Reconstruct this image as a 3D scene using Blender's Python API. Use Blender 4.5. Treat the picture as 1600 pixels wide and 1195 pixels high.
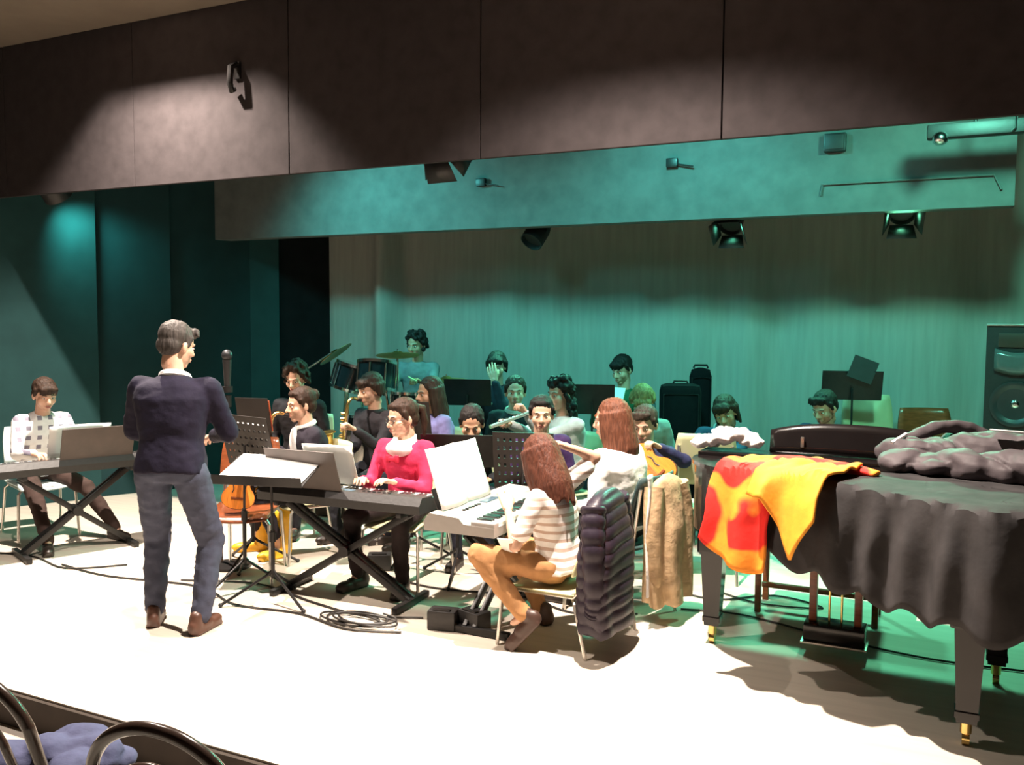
import bpy, bmesh, math, random
from mathutils import Vector, Matrix, Euler, noise, Quaternion
random.seed(7)
PI = math.pi
V = Vector
R = math.radians
for o in list(bpy.data.objects):
    bpy.data.objects.remove(o)
sc = bpy.context.scene
COL = sc.collection

# ------------------------------------------------------------------ camera
cam_d = bpy.data.cameras.new('camera')
cam = bpy.data.objects.new('camera', cam_d)
COL.objects.link(cam)
cam_d.sensor_fit = 'HORIZONTAL'
cam_d.sensor_width = 36.0
cam_d.lens = 31.5
cam_d.clip_start = 0.05
yaw, pitch, roll = R(25.8), math.atan(97.5 / 1400), R(0.4)
f0 = V((-math.sin(yaw), math.cos(yaw), 0)); r0 = V((math.cos(yaw), math.sin(yaw), 0))
fw = f0 * math.cos(pitch) - V((0, 0, 1)) * math.sin(pitch)
u0 = r0.cross(fw)
rt = r0 * math.cos(roll) + u0 * math.sin(roll)
up = u0 * math.cos(roll) - r0 * math.sin(roll)
mm = Matrix((rt, up, -fw)).transposed().to_4x4()
mm.translation = V((0, 0, 1.7))
cam.matrix_world = mm
sc.camera = cam

# ------------------------------------------------------------------ world, exposure
w = bpy.data.worlds.new('hall'); sc.world = w; w.use_nodes = True
w.node_tree.nodes['Background'].inputs[0].default_value = (0.9, 0.75, 0.62, 1)
w.node_tree.nodes['Background'].inputs[1].default_value = 0.012
vs = sc.view_settings
vs.view_transform = 'Standard'; vs.look = 'None'; vs.gamma = 1.0; vs.use_curve_mapping = False
vs.exposure = 0.0
sc.display_settings.display_device = 'sRGB'
sc.cycles.max_bounces = 8

# light settings used by the lamp builders further down
WHITE_LAMPS = [(-5.15, 4.36, 2300, -5), (-3.45, 3.10, 650, -4), (-1.55, 4.08, 2600, -14)]      # x, y, power, tilt
WHITE_COL = (1.0, 0.86, 0.74)
GREEN_LAMPS = [(-7.05, 5.34, 2.86, (0.17, 1.0, 0.92), 75), (-4.9, 5.36, 3.30, (0.17, 1.0, 0.95), 290), (-3.21, 5.34, 2.96, (0.17, 1.0, 0.95), 28),
               (-1.75, 5.36, 3.50, (0.17, 1.0, 0.90), 270), (0.25, 5.36, 3.38, (0.22, 1.0, 0.70), 270)]      # x, y, z, colour, power
REAR_GREEN = 300

# ------------------------------------------------------------------ materials
MATS = {}
def mat(name, col, rough=0.6, metal=0.0, noise_amt=0.12, scale=12.0, bump=0.0, stretch=(1, 1, 1), spec=0.5, emit=None, sheen=0.0):
    if name in MATS: return MATS[name]
    m = bpy.data.materials.new(name); m.use_nodes = True
    nt = m.node_tree; b = nt.nodes['Principled BSDF']
    b.inputs['Roughness'].default_value = rough
    b.inputs['Metallic'].default_value = metal
    b.inputs['Specular IOR Level'].default_value = spec
    if sheen: b.inputs['Sheen Weight'].default_value = sheen
    tc = nt.nodes.new('ShaderNodeTexCoord'); mp = nt.nodes.new('ShaderNodeMapping')
    mp.inputs['Scale'].default_value = stretch
    nt.links.new(tc.outputs['Object'], mp.inputs['Vector'])
    nz = nt.nodes.new('ShaderNodeTexNoise'); nz.inputs['Scale'].default_value = scale; nz.inputs['Detail'].default_value = 4
    nt.links.new(mp.outputs['Vector'], nz.inputs['Vector'])
    rp = nt.nodes.new('ShaderNodeValToRGB')
    lo = tuple(c * (1 - noise_amt) for c in col); hi = tuple(min(1, c * (1 + noise_amt)) for c in col)
    rp.color_ramp.elements[0].position = 0.3; rp.color_ramp.elements[1].position = 0.7
    rp.color_ramp.elements[0].color = lo + (1,); rp.color_ramp.elements[1].color = hi + (1,)
    nt.links.new(nz.outputs['Fac'], rp.inputs['Fac']); nt.links.new(rp.outputs['Color'], b.inputs['Base Color'])
    if bump:
        bp = nt.nodes.new('ShaderNodeBump'); bp.inputs['Strength'].default_value = bump; bp.inputs['Distance'].default_value = 0.02
        nt.links.new(nz.outputs['Fac'], bp.inputs['Height']); nt.links.new(bp.outputs['Normal'], b.inputs['Normal'])
    if emit:
        b.inputs['Emission Color'].default_value = emit[0] + (1,); b.inputs['Emission Strength'].default_value = emit[1]
    MATS[name] = m
    return m

def plaid(name, base, dark, scale):
    m = mat(name, base, 0.8, 0, 0.05, 30)
    nt = m.node_tree; b = nt.nodes['Principled BSDF']
    src = b.inputs['Base Color'].links[0].from_socket
    tc = nt.nodes.new('ShaderNodeTexCoord')
    fac = None
    for ax in ('X', 'Z'):
        wv = nt.nodes.new('ShaderNodeTexWave'); wv.bands_direction = ax; wv.inputs['Scale'].default_value = scale
        nt.links.new(tc.outputs['Object'], wv.inputs['Vector'])
        gt = nt.nodes.new('ShaderNodeMath'); gt.operation = 'GREATER_THAN'; gt.inputs[1].default_value = 0.6
        nt.links.new(wv.outputs['Fac'], gt.inputs[0])
        if fac is None: fac = gt.outputs[0]
        else:
            ad = nt.nodes.new('ShaderNodeMath'); ad.operation = 'MULTIPLY'
            nt.links.new(fac, ad.inputs[0]); nt.links.new(gt.outputs[0], ad.inputs[1]); fac = ad.outputs[0]
    mx = nt.nodes.new('ShaderNodeMix'); mx.data_type = 'RGBA'
    nt.links.new(fac, mx.inputs['Factor']); nt.links.new(src, mx.inputs['A']); mx.inputs['B'].default_value = dark + (1,)
    nt.links.new(mx.outputs['Result'], b.inputs['Base Color'])
    return m

def stripes(name, base, dark, scale):
    m = plaid(name, base, dark, scale); nt = m.node_tree
    for n in nt.nodes:
        if n.type == 'MATH' and n.operation == 'MULTIPLY': n.operation = 'MAXIMUM'
        if n.type == 'TEX_WAVE' and n.bands_direction == 'X': n.inputs['Scale'].default_value = 0.0001
        if n.type == 'TEX_WAVE': n.inputs['Distortion'].default_value = 1.5
        if n.type == 'MATH' and n.operation == 'GREATER_THAN': n.inputs[1].default_value = 0.7
    return m
def fabric(name, col, **k):
    return mat(name, col, k.get('rough', 0.85), 0, k.get('n', 0.12), k.get('scale', 18), k.get('bump', 0.25), spec=0.25, sheen=k.get('sheen', 0.0))

M_floor = mat('stage_floor_wood', (0.58, 0.51, 0.43), 0.5, 0, 0.08, 3, 0.02, (0.6, 6, 1))
M_hallfloor = mat('hall_floor', (0.46, 0.41, 0.36), 0.55, 0, 0.08, 3)
M_riser = mat('stage_riser', (0.035, 0.026, 0.020), 0.75, 0, 0.2, 8, spec=0.2)
M_beam = mat('fascia_paint', (0.034, 0.028, 0.029), 0.9, 0, 0.16, 9, 0.1, spec=0.15)
M_beam2 = mat('rear_fascia_paint', (0.105, 0.12, 0.115), 0.85, 0, 0.14, 7, 0.1, spec=0.2)
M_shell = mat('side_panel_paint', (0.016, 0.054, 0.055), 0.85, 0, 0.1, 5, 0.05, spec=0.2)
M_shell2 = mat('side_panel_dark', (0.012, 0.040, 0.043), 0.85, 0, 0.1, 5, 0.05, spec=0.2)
M_ceil = mat('ceiling_plaster', (0.15, 0.12, 0.09), 0.9, 0, 0.06, 5)
M_loft = mat('stage_loft_black', (0.012, 0.012, 0.013), 0.9, 0, 0.2, 5, spec=0.1)
M_curt = mat('curtain_cloth', (0.31, 0.31, 0.275), 0.9, 0, 0.08, 22, 0.2, (1, 1, 0.08), spec=0.15)
M_black = mat('black_metal', (0.016, 0.014, 0.014), 0.42, 0.3, 0.2, 30)
M_blackp = mat('black_plastic', (0.018, 0.016, 0.016), 0.5, 0, 0.15, 40, 0.05)
M_chrome = mat('chrome', (0.75, 0.75, 0.74), 0.18, 1.0, 0.05, 20)
M_steel = mat('chair_steel', (0.62, 0.58, 0.53), 0.3, 0.9, 0.08, 25)
M_brass = mat('brass', (0.78, 0.56, 0.20), 0.25, 1.0, 0.1, 25)
M_lacq = mat('black_lacquer', (0.010, 0.008, 0.008), 0.16, 0, 0.1, 10)
M_paper = mat('paper', (0.86, 0.85, 0.82), 0.8, 0, 0.02, 12)
M_plysh = mat('pale_chair_shell', (0.58, 0.56, 0.33), 0.45, 0, 0.06, 9)
M_plybl = mat('pale_blue_chair_shell', (0.55, 0.66, 0.66), 0.45, 0, 0.06, 9)
M_wkey = mat('ivory_keys', (0.85, 0.83, 0.78), 0.3, 0, 0.03, 10)
M_bkey = mat('black_keys', (0.012, 0.011, 0.011), 0.3, 0, 0.1, 10)
M_cable = mat('cable_rubber', (0.018, 0.015, 0.013), 0.6, 0, 0.1, 30)
M_wood_br = mat('brown_wood', (0.20, 0.055, 0.020), 0.28, 0, 0.25, 14, 0.03, (1, 1, 6))
M_orange_w = mat('orange_varnish', (0.78, 0.24, 0.035), 0.3, 0, 0.2, 12, 0.02, (8, 1, 1))
M_rest = mat('brown_music_rest', (0.06, 0.042, 0.036), 0.5, 0, 0.15, 12)

# ------------------------------------------------------------------ mesh helpers
class MB:
    """collects shapes; build() links them as one mesh object"""
    def __init__(s): s.v = []; s.f = []; s.m = []
    def add(s, vs, fs, mi=0):
        o = len(s.v); s.v += [tuple(p) for p in vs]
        for f in fs: s.f.append(tuple(i + o for i in f)); s.m.append(mi)
        return s
    def box(s, c, size, rot=None, mi=0, bev=0.0):
        hx, hy, hz = [d / 2 for d in size]
        if bev <= 0:
            P = [V((x * hx, y * hy, z * hz)) for x in (-1, 1) for y in (-1, 1) for z in (-1, 1)]
            F = [(0, 1, 3, 2), (4, 6, 7, 5), (0, 4, 5, 1), (2, 3, 7, 6), (0, 2, 6, 4), (1, 5, 7, 3)]
        else:
            b = min(bev, hx * .95, hy * .95, hz * .95); bm = bmesh.new()
            bmesh.ops.create_cube(bm, size=1)
            for v_ in bm.verts: v_.co = V((v_.co.x * 2 * hx, v_.co.y * 2 * hy, v_.co.z * 2 * hz))
            bmesh.ops.bevel(bm, geom=bm.edges[:], offset=b, segments=2, affect='EDGES', profile=.6)
            bm.verts.index_update()
            P = [v_.co.copy() for v_ in bm.verts]; F = [tuple(v_.index for v_ in f.verts) for f in bm.faces]; bm.free()
        if rot is not None: P = [rot @ p for p in P]
        return s.add([p + V(c) for p in P], F, mi)
    def cone(s, p0, p1, r0, r1, n=10, mi=0, caps=True):
        p0, p1 = V(p0), V(p1); d = (p1 - p0)
        if d.length < 1e-6: return s
        q = d.to_track_quat('Z', 'Y'); P = []
        for p, r in ((p0, r0), (p1, r1)):
            for i in range(n):
                a = 2 * PI * i / n; P.append(p + q @ V((math.cos(a) * r, math.sin(a) * r, 0)))
        F = [(i, (i + 1) % n, n + (i + 1) % n, n + i) for i in range(n)]
        if caps: F += [tuple(range(n - 1, -1, -1)), tuple(range(n, 2 * n))]
        return s.add(P, F, mi)
    def cyl(s, p0, p1, r, n=10, mi=0): return s.cone(p0, p1, r, r, n, mi)
    def ell(s, c, rad, rot=None, n=12, mi=0):
        P = [V((0, 0, -1))]; k = n // 2
        for j in range(1, k):
            t = -PI / 2 + PI * j / k
            for i in range(n):
                a = 2 * PI * i / n; P.append(V((math.cos(t) * math.cos(a), math.cos(t) * math.sin(a), math.sin(t))))
        P.append(V((0, 0, 1))); L = len(P) - 1; F = []
        for i in range(n): F.append((0, 1 + (i + 1) % n, 1 + i))
        for j in range(k - 2):
            for i in range(n):
                a = 1 + j * n + i; b = 1 + j * n + (i + 1) % n; F.append((a, b, b + n, a + n))
        for i in range(n): F.append((L, L - n + i, L - n + (i + 1) % n))
        if isinstance(rad, (int, float)): rad = (rad,) * 3
        P = [V((p.x * rad[0], p.y * rad[1], p.z * rad[2])) for p in P]
        if rot is not None: P = [rot @ p for p in P]
        return s.add([p + V(c) for p in P], F, mi)
    def caps(s, p0, p1, r0, r1, n=12, mi=0):
        s.cone(p0, p1, r0, r1, n, mi); s.ell(p0, r0, None, n, mi); s.ell(p1, r1, None, n, mi); return s
    def tube(s, pts, r, n=8, mi=0, closed=False):
        pts = [V(p) for p in pts]; N = len(pts)
        rs = r if isinstance(r, (list, tuple)) else [r] * N
        P = []; prev = None
        for i, p in enumerate(pts):
            if closed: t = pts[(i + 1) % N] - pts[i - 1]
            else: t = pts[min(i + 1, N - 1)] - pts[max(i - 1, 0)]
            t.normalize()
            if prev is None:
                a = t.orthogonal().normalized()
            else:
                a = prev - t * prev.dot(t)
                a = a.normalized() if a.length > 1e-5 else t.orthogonal().normalized()
            prev = a; b = t.cross(a)
            for k in range(n):
                g = 2 * PI * k / n; P.append(p + (a * math.cos(g) + b * math.sin(g)) * rs[i])
        F = []
        for i in range(N if closed else N - 1):
            j = (i + 1) % N
            for k in range(n): F.append((i * n + k, i * n + (k + 1) % n, j * n + (k + 1) % n, j * n + k))
        if not closed: F += [tuple(range(n - 1, -1, -1)), tuple((N - 1) * n + k for k in range(n))]
        return s.add(P, F, mi)
    def lathe(s, prof, M=None, n=20, mi=0):
        P = []; N = len(prof)
        for (r, z) in prof:
            for i in range(n):
                a = 2 * PI * i / n; P.append(V((math.cos(a) * max(r, 1e-4), math.sin(a) * max(r, 1e-4), z)))
        F = [(j * n + i, j * n + (i + 1) % n, (j + 1) * n + (i + 1) % n, (j + 1) * n + i) for j in range(N - 1) for i in range(n)]
        F += [tuple(range(n - 1, -1, -1)), tuple((N - 1) * n + k for k in range(n))]
        if M is not None: P = [M @ p for p in P]
        return s.add(P, F, mi)
    def prism(s, poly, z0, z1, M=None, mi=0):
        n = len(poly); P = [V((x, y, z0)) for x, y in poly] + [V((x, y, z1)) for x, y in poly]
        F = [tuple(range(n - 1, -1, -1)), tuple(range(n, 2 * n))] + [(i, (i + 1) % n, n + (i + 1) % n, n + i) for i in range(n)]
        if M is not None: P = [M @ p for p in P]
        return s.add(P, F, mi)
    def grid(s, fn, nu, nv, mi=0, closed_u=False):
        P = [fn(i / (nu - (0 if closed_u else 1)), j / (nv - 1)) for j in range(nv) for i in range(nu)]
        F = []
        for j in range(nv - 1):
            for i in range(nu if closed_u else nu - 1):
                a = j * nu + i; b = j * nu + (i + 1) % nu; F.append((a, b, b + nu, a + nu))
        return s.add(P, F, mi)
    def mesh(s, name, smooth=True):
        me = bpy.data.meshes.new(name); me.from_pydata(s.v, [], s.f)
        me.polygons.foreach_set('material_index', s.m)
        if smooth: me.polygons.foreach_set('use_smooth', [True] * len(me.polygons))
        me.update(); return me
    def build(s, name, m, parent=None, smooth=True, fix=False, solid=0.0):
        me = s.mesh(name, smooth)
        if fix:
            bm = bmesh.new(); bm.from_mesh(me); bmesh.ops.recalc_face_normals(bm, faces=bm.faces); bm.to_mesh(me); bm.free()
        for x in (m if isinstance(m, (list, tuple)) else [m]): me.materials.append(x)
        if smooth: auto_smooth(me)
        o = bpy.data.objects.new(name, me); COL.objects.link(o)
        if parent: o.parent = parent
        if solid:
            md = o.modifiers.new('thick', 'SOLIDIFY'); md.thickness = solid; md.offset = 0
        return o

def auto_smooth(me, ang=40):
    bm = bmesh.new(); bm.from_mesh(me); c = math.cos(R(ang))
    for e in bm.edges:
        if len(e.link_faces) == 2:
            a, b = e.link_faces
            if a.normal.length and b.normal.length and a.normal.dot(b.normal) < c: e.smooth = False
    bm.to_mesh(me); bm.free()

def blob_mesh(mb, name, voxel, smooth=3, disp=None):
    """one closed surface around all the overlapping shapes of mb"""
    me = mb.mesh(name + '_src', False)
    o = bpy.data.objects.new('tmp', me); COL.objects.link(o)
    r = o.modifiers.new('r', 'REMESH'); r.mode = 'VOXEL'; r.voxel_size = voxel
    if smooth:
        q = o.modifiers.new('s', 'SMOOTH'); q.factor = 0.5; q.iterations = smooth
    dg = bpy.context.evaluated_depsgraph_get()
    out = bpy.data.meshes.new_from_object(o.evaluated_get(dg))
    bpy.data.objects.remove(o); bpy.data.meshes.remove(me)
    out.name = name
    if disp:
        out.update()
        nn = [(v_.co.copy(), v_.normal.copy()) for v_ in out.vertices]
        for v_, (p, n_) in zip(out.vertices, nn): v_.co = p + n_ * disp(p)
    out.polygons.foreach_set('use_smooth', [True] * len(out.polygons))
    out.materials.clear()
    return out

def link_mesh(me, name, m, parent=None):
    me.materials.clear()
    for x in (m if isinstance(m, (list, tuple)) else [m]): me.materials.append(x)
    o = bpy.data.objects.new(name, me); COL.objects.link(o)
    if parent: o.parent = parent
    return o

def tag(o, label, cat, group=None):
    o['label'] = label; o['category'] = cat
    if group: o['group'] = group
    return o
def struct(o):
    o['kind'] = 'structure'; return o
def thing(name, label, cat, loc=(0, 0, 0), rz=0.0, group=None):
    o = bpy.data.objects.new(name, None); o.empty_display_size = 0.1
    COL.objects.link(o); o.location = loc; o.rotation_euler = (0, 0, rz)
    return tag(o, label, cat, group)
def copy_tree(o, parent=None):
    c = o.copy(); COL.objects.link(c); c.parent = parent
    for ch in [x for x in o.children]: copy_tree(ch, c)
    return c
def bez(p0, p1, p2, p3, n=10):
    p0, p1, p2, p3 = V(p0), V(p1), V(p2), V(p3)
    return [p0 * (1 - t) ** 3 + p1 * 3 * t * (1 - t) ** 2 + p2 * 3 * t * t * (1 - t) + p3 * t ** 3 for t in [i / n for i in range(n + 1)]]
def spline(pts, n=6):
    pts = [V(p) for p in pts]; out = []
    for i in range(len(pts) - 1):
        a = pts[max(i - 1, 0)]; b = pts[i]; c = pts[i + 1]; d = pts[min(i + 2, len(pts) - 1)]
        for k in range(n):
            t = k / n
            out.append(0.5 * ((2 * b) + (c - a) * t + (2 * a - 5 * b + 4 * c - d) * t * t + (3 * b - a - 3 * c + d) * t ** 3))
    out.append(pts[-1]); return out
def rotz(a): return Matrix.Rotation(a, 3, 'Z')
def rotx(a): return Matrix.Rotation(a, 3, 'X')
def roty(a): return Matrix.Rotation(a, 3, 'Y')

# ================================================================== the setting
STAGE_FRONT = 2.60
struct(MB().box((-3.5, (STAGE_FRONT + 9.2) / 2, -0.08), (13, 9.2 - STAGE_FRONT, 0.16)).build('floor', M_floor, smooth=False))
struct(MB().box((-3.5, 0.3, -0.19), (13, 8.6, 0.06)).build('floor_hall', M_hallfloor, smooth=False))
struct(MB().box((-3.5, STAGE_FRONT - 0.012, -0.085), (13, 0.02, 0.15)).build('trim_1', M_riser, smooth=False))
# ceiling of the hall, with square openings over the stage lamps
CEIL = 3.93
cm = MB(); xs_ = -10.0
for (lx, ly_, lp, lt) in WHITE_LAMPS:
    cm.box(((xs_ + lx - .27) / 2, .51, CEIL + .05), (lx - .27 - xs_, 9.02, .1))
    cm.box((lx, (-4 + ly_ - .30) / 2, CEIL + .05), (.54, ly_ - .30 + 4, .1)); cm.box((lx, (ly_ + .20 + 5.02) / 2, CEIL + .05), (.54, 5.02 - ly_ - .20, .1))
    xs_ = lx + .27
cm.box(((xs_ + 3) / 2, .51, CEIL + .05), (3 - xs_, 9.02, .1))
struct(cm.build('ceiling', M_ceil, smooth=False))
struct(MB().box((-3.5, 7.1, 4.3), (13, 4.2, 0.1)).build('ceiling_stage', M_loft, smooth=False))
# front fascia of joined boards
wf = MB().box((-3.5, 5.055, 3.35), (13, 0.05, 1.28)).build('wall_front_fascia', M_loft, smooth=False); struct(wf)
x0 = -4.145 - 1.497 * 4
for i in range(9):
    a = x0 + 1.497 * i
    MB().box((a + 0.7485, 5.015, 3.315), (1.489, 0.03, 1.23), bev=0.004).build('panel', M_beam, wf, smooth=False)
# rear fascia
wr = struct(MB().box((-3.19, 7.02, 3.3), (7.14, 0.16, 1.62)).build('wall_rear_fascia', M_beam2, smooth=False))
MB().tube([(-0.86, 6.93, 2.62), (-0.85, 6.925, 2.70), (0.25, 6.925, 2.70), (0.30, 6.925, 2.60)], 0.008).build('conduit', M_beam2, wr)
MB().box((-6.77, 6.925, 3.3), (0.03, 0.03, 1.6)).build('edge_strip', M_loft, wr, smooth=False)
# angled acoustic panels on the side
def shell_panel(a, b, m, z1=4.2):
    a, b = V((a[0], a[1], 0)), V((b[0], b[1], 0)); d = b - a
    return MB().box((a + b) / 2 + V((0, 0, z1 / 2)), (d.length, 0.06, z1), rotz(math.atan2(d.y, d.x)), bev=.006).build('panel', m, WL, smooth=False)
WL = struct(MB().box((-7.75, 6.4, 2.1), (0.06, 5.6, 4.2), rotz(-R(22))).build('wall_left', M_loft, smooth=False))
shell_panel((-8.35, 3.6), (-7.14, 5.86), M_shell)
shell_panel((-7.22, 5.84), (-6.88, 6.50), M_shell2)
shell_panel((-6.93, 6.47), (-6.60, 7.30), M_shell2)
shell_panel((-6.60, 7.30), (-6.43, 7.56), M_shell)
struct(MB().box((-6.36, 7.95, 2.1), (0.05, 0.9, 4.2), rotz(-R(20))).build('wall_wing_leg', M_loft, smooth=False))
struct(MB().box((-3.5, 9.15, 2.1), (13, 0.1, 4.4)).build('wall_back', M_loft, smooth=False))
struct(MB().box((2.95, 5.0, 2.1), (0.1, 8.4, 4.4)).build('wall_right', M_loft, smooth=False))
struct(MB().box((-9.95, 2.0, 2.0), (0.1, 8.0, 4.2)).build('wall_hall_left', M_ceil, smooth=False))
# curtain with hanging folds
def curt(u, v_):
    x = -6.28 + u * 8.3; z = 0.03 + v_ * 3.9
    n1 = noise.noise(V((x * 1.1, 3.1, 0))); n2 = noise.noise(V((x * 3.3, 7.7, z * .12)))
    amp = 0.05 + 0.05 * noise.noise(V((x * .5, 1, 2)))
    y = 8.2 + 0.09 * n1 + 0.05 * n2 + amp * 0.6 * math.sin(x * 9.5 + 3 * n1) * (1 - 0.35 * v_)
    y -= 0.20 * math.exp(-((x + 5.43) / 0.13) ** 2)  # added fold, pushed forward to catch lamp light as a bright vertical strip
    return V((x, y, z))
cu = MB().grid(curt, 420, 26).build('backdrop_curtain', M_curt, solid=0.012)
tag(cu, 'pale full-width backdrop curtain hanging in soft folds behind the players', 'curtain')

# ================================================================== stage lamps
def white_flood(x, y, power, label, tilt=-6):
    t = thing('ceiling_floodlight', label, 'stage light', (x, y - .05, CEIL))
    h = MB()
    h.box((0.285, 0, .25), (.02, .54, .3)); h.box((-0.285, 0, .25), (.02, .54, .3)); h.box((0, .265, .25), (.58, .02, .3)); h.box((0, -.265, .25), (.58, .02, .3)); h.box((0, 0, .41), (.6, .56, .02))
    h.build('housing', M_loft, t, smooth=False)
    MB().ell((0, .05, .315), (.05, .05, .03)).build('bulb', mat('bulb_glass', (1, .9, .8), .3, emit=(WHITE_COL, 4)), t)
    ld = bpy.data.lights.new('flood', 'SPOT'); ld.energy = power; ld.color = WHITE_COL; ld.spot_size = R(128); ld.spot_blend = 1.0; ld.shadow_soft_size = 0.035
    lo = bpy.data.objects.new('flood_beam', ld); COL.objects.link(lo); lo.parent = t; lo.location = (0, .05, .26)
    lo.rotation_euler = (R(tilt), 0, 0)
for i, (x, y, p, tl) in enumerate(WHITE_LAMPS):
    white_flood(x, y, p, ['square ceiling floodlight over the left keyboard player', 'square ceiling floodlight over the red jumper pianist', 'square ceiling floodlight between the striped shirt pianist and the grand piano'][i], tl)

def par_can(loc, aim, label, col=None, power=0, r=0.11, ln=0.30, flaps=False, group=None, spot=118):
    t = thing('stage_spotlight', label, 'stage light', loc, 0, group)
    d = (V(aim) - V(loc)).normalized(); q = d.to_track_quat('Z', 'Y').to_matrix().to_4x4()
    MB().lathe([(r * .45, -ln * .6), (r * .8, -ln * .5), (r, -ln * .2), (r, ln * .5), (r * .93, ln * .5), (r * .9, ln * .3), (0.01, ln * .28)], q).build('can', M_blackp, t)
    b = MB(); L = q.to_3x3() @ V((1, 0, 0)); L.z = 0; L.normalize()
    up_ = V((0, 0, 1))
    b.tube([L * (r + .01), L * (r + .012) + up_ * .2, L * .03 + up_ * .25, -L * .03 + up_ * .25, -L * (r + .012) + up_ * .2, -L * (r + .01)], .009)
    b.cyl(up_ * .24, up_ * (4.26 - loc[2]), .012)
    b.build('yoke', M_blackp, t)
    if flaps:
        q3 = q.to_3x3()
        for a in range(4):
            rr = q3 @ rotz(a * PI / 2)
            MB().add([rr @ V(p) for p in ((-r * .9, r * .95, ln * .5), (r * .9, r * .95, ln * .5), (r * 1.15, r * 1.5, ln * .98), (-r * 1.15, r * 1.5, ln * .98))], [(0, 1, 2, 3)]).build('barn_door', M_blackp, t, solid=.004)
    if col:
        ld = bpy.data.lights.new('green_beam', 'SPOT'); ld.energy = power; ld.color = col; ld.spot_size = R(spot); ld.spot_blend = 0.8; ld.shadow_soft_size = r * 1.1
        lo = bpy.data.objects.new('green_beam', ld); COL.objects.link(lo); lo.parent = t
        lo.location = d * (ln * .52); lo.rotation_euler = d.to_track_quat('-Z', 'Y').to_euler()
    return t
gl = ['black spotlight peeking under the front fascia beside the side panels', 'green-gelled spotlight hidden behind the front fascia over the drums', 'black flapped spotlight poking below the front fascia board',
      'green-gelled spotlight hidden behind the front fascia before the guitars', 'green-gelled spotlight hidden behind the front fascia near the loudspeaker']
for i, (x, y, gz, c, p) in enumerate(GREEN_LAMPS):
    par_can((x, y, gz), (-7.15, 6.3, 1.7) if i == 0 else (x * .72 - .55, 8.2, .75), gl[i], c, p, spot=96 if i == 0 else 118, flaps=(i == 2), r=.12 if i == 0 else .11)
par_can((-3.27, 7.25, 2.47), (-3.9, 5.2, 0), 'round black spotlight hanging under the rear fascia beside the drums', (.16, 1, .66), REAR_GREEN, r=.10, ln=.24)
par_can((-1.57, 7.28, 2.52), (-1.7, 5.0, 0), 'black flapped spotlight pointing at the piano under the rear fascia', (.16, 1, .62), REAR_GREEN, r=.09, ln=.2, flaps=True)
par_can((-0.33, 7.28, 2.55), (0.1, 4.6, 0), 'black flapped spotlight under the rear fascia near the loudspeaker', (.20, 1, .55), REAR_GREEN, r=.09, ln=.2, flaps=True)
# fittings on the fascias
t = thing('wall_hook', 'black cable hook fixed on the front fascia above the conductor', 'hook', (-4.59, 5.0, 3.4))
MB().box((0, -.01, .05), (.05, .02, .12), bev=.004).build('plate', M_black, t)
MB().tube([(0, -.02, .09), (0, -.08, .06), (0, -.09, -.05), (-.01, -.06, -.10), (-.02, -.03, -.08)], .022).build('hook_arm', M_black, t)
for (x, z, lb) in ((-3.65, 2.88, 'small dark clamp on the rear fascia beside the drums'), (-1.97, 2.93, 'small dark clamp on the rear fascia above the violin player')):
    t = thing('pipe_clamp', lb, 'clamp', (x, 6.93, z))
    MB().box((0, -.02, 0), (.09, .04, .07), bev=.01).build('jaw', M_black, t); MB().cyl((.03, -.02, -.01), (.17, -.03, -.04), .007).build('screw', M_black, t)
t = thing('junction_box', 'dark junction box on the rear fascia above the guitars', 'box', (-0.77, 6.94, 2.99))
MB().box((0, -.03, 0), (.15, .06, .13), bev=.008).build('body', M_black, t); MB().box((0, -.063, 0), (.12, .006, .10), bev=.002).build('lid', M_blackp, t)
t = thing('light_bar', 'black lighting bar with clamps at the end of the rear fascia', 'bar', (0.12, 6.5, 2.93))
MB().box((0, 0, 0), (.56, .10, .09), bev=.015).build('bar', M_blackp, t)
MB().ell((-.2, -.05, -.05), (.05, .05, .045)).build('lamp_eye', M_chrome, t); MB().tube([(.22, -.06, .10), (.22, -.07, -.02), (.2, -.07, -.04)], .006).build('safety_wire', M_chrome, t)
MB().cyl((0, 0, .04), (0, 0, 1.3), .012).build('drop_rod', M_blackp, t)
t = thing('work_lamp', 'tiny lit lamp hanging just below the front fascia', 'lamp', (-0.68, 5.6, 2.82))
MB().box((0, 0, .03), (.10, .06, .03), bev=.005).build('housing', M_black, t)
MB().box((0, -.01, .008), (.08, .05, .014), bev=.003).build('glass', mat('lamp_lit', (1, 1, .95), .4, emit=((1, 1, .92), 3)), t)
MB().cyl((0, 0, .04), (0, 0, 1.4), .006).build('cord', M_cable, t)

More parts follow.
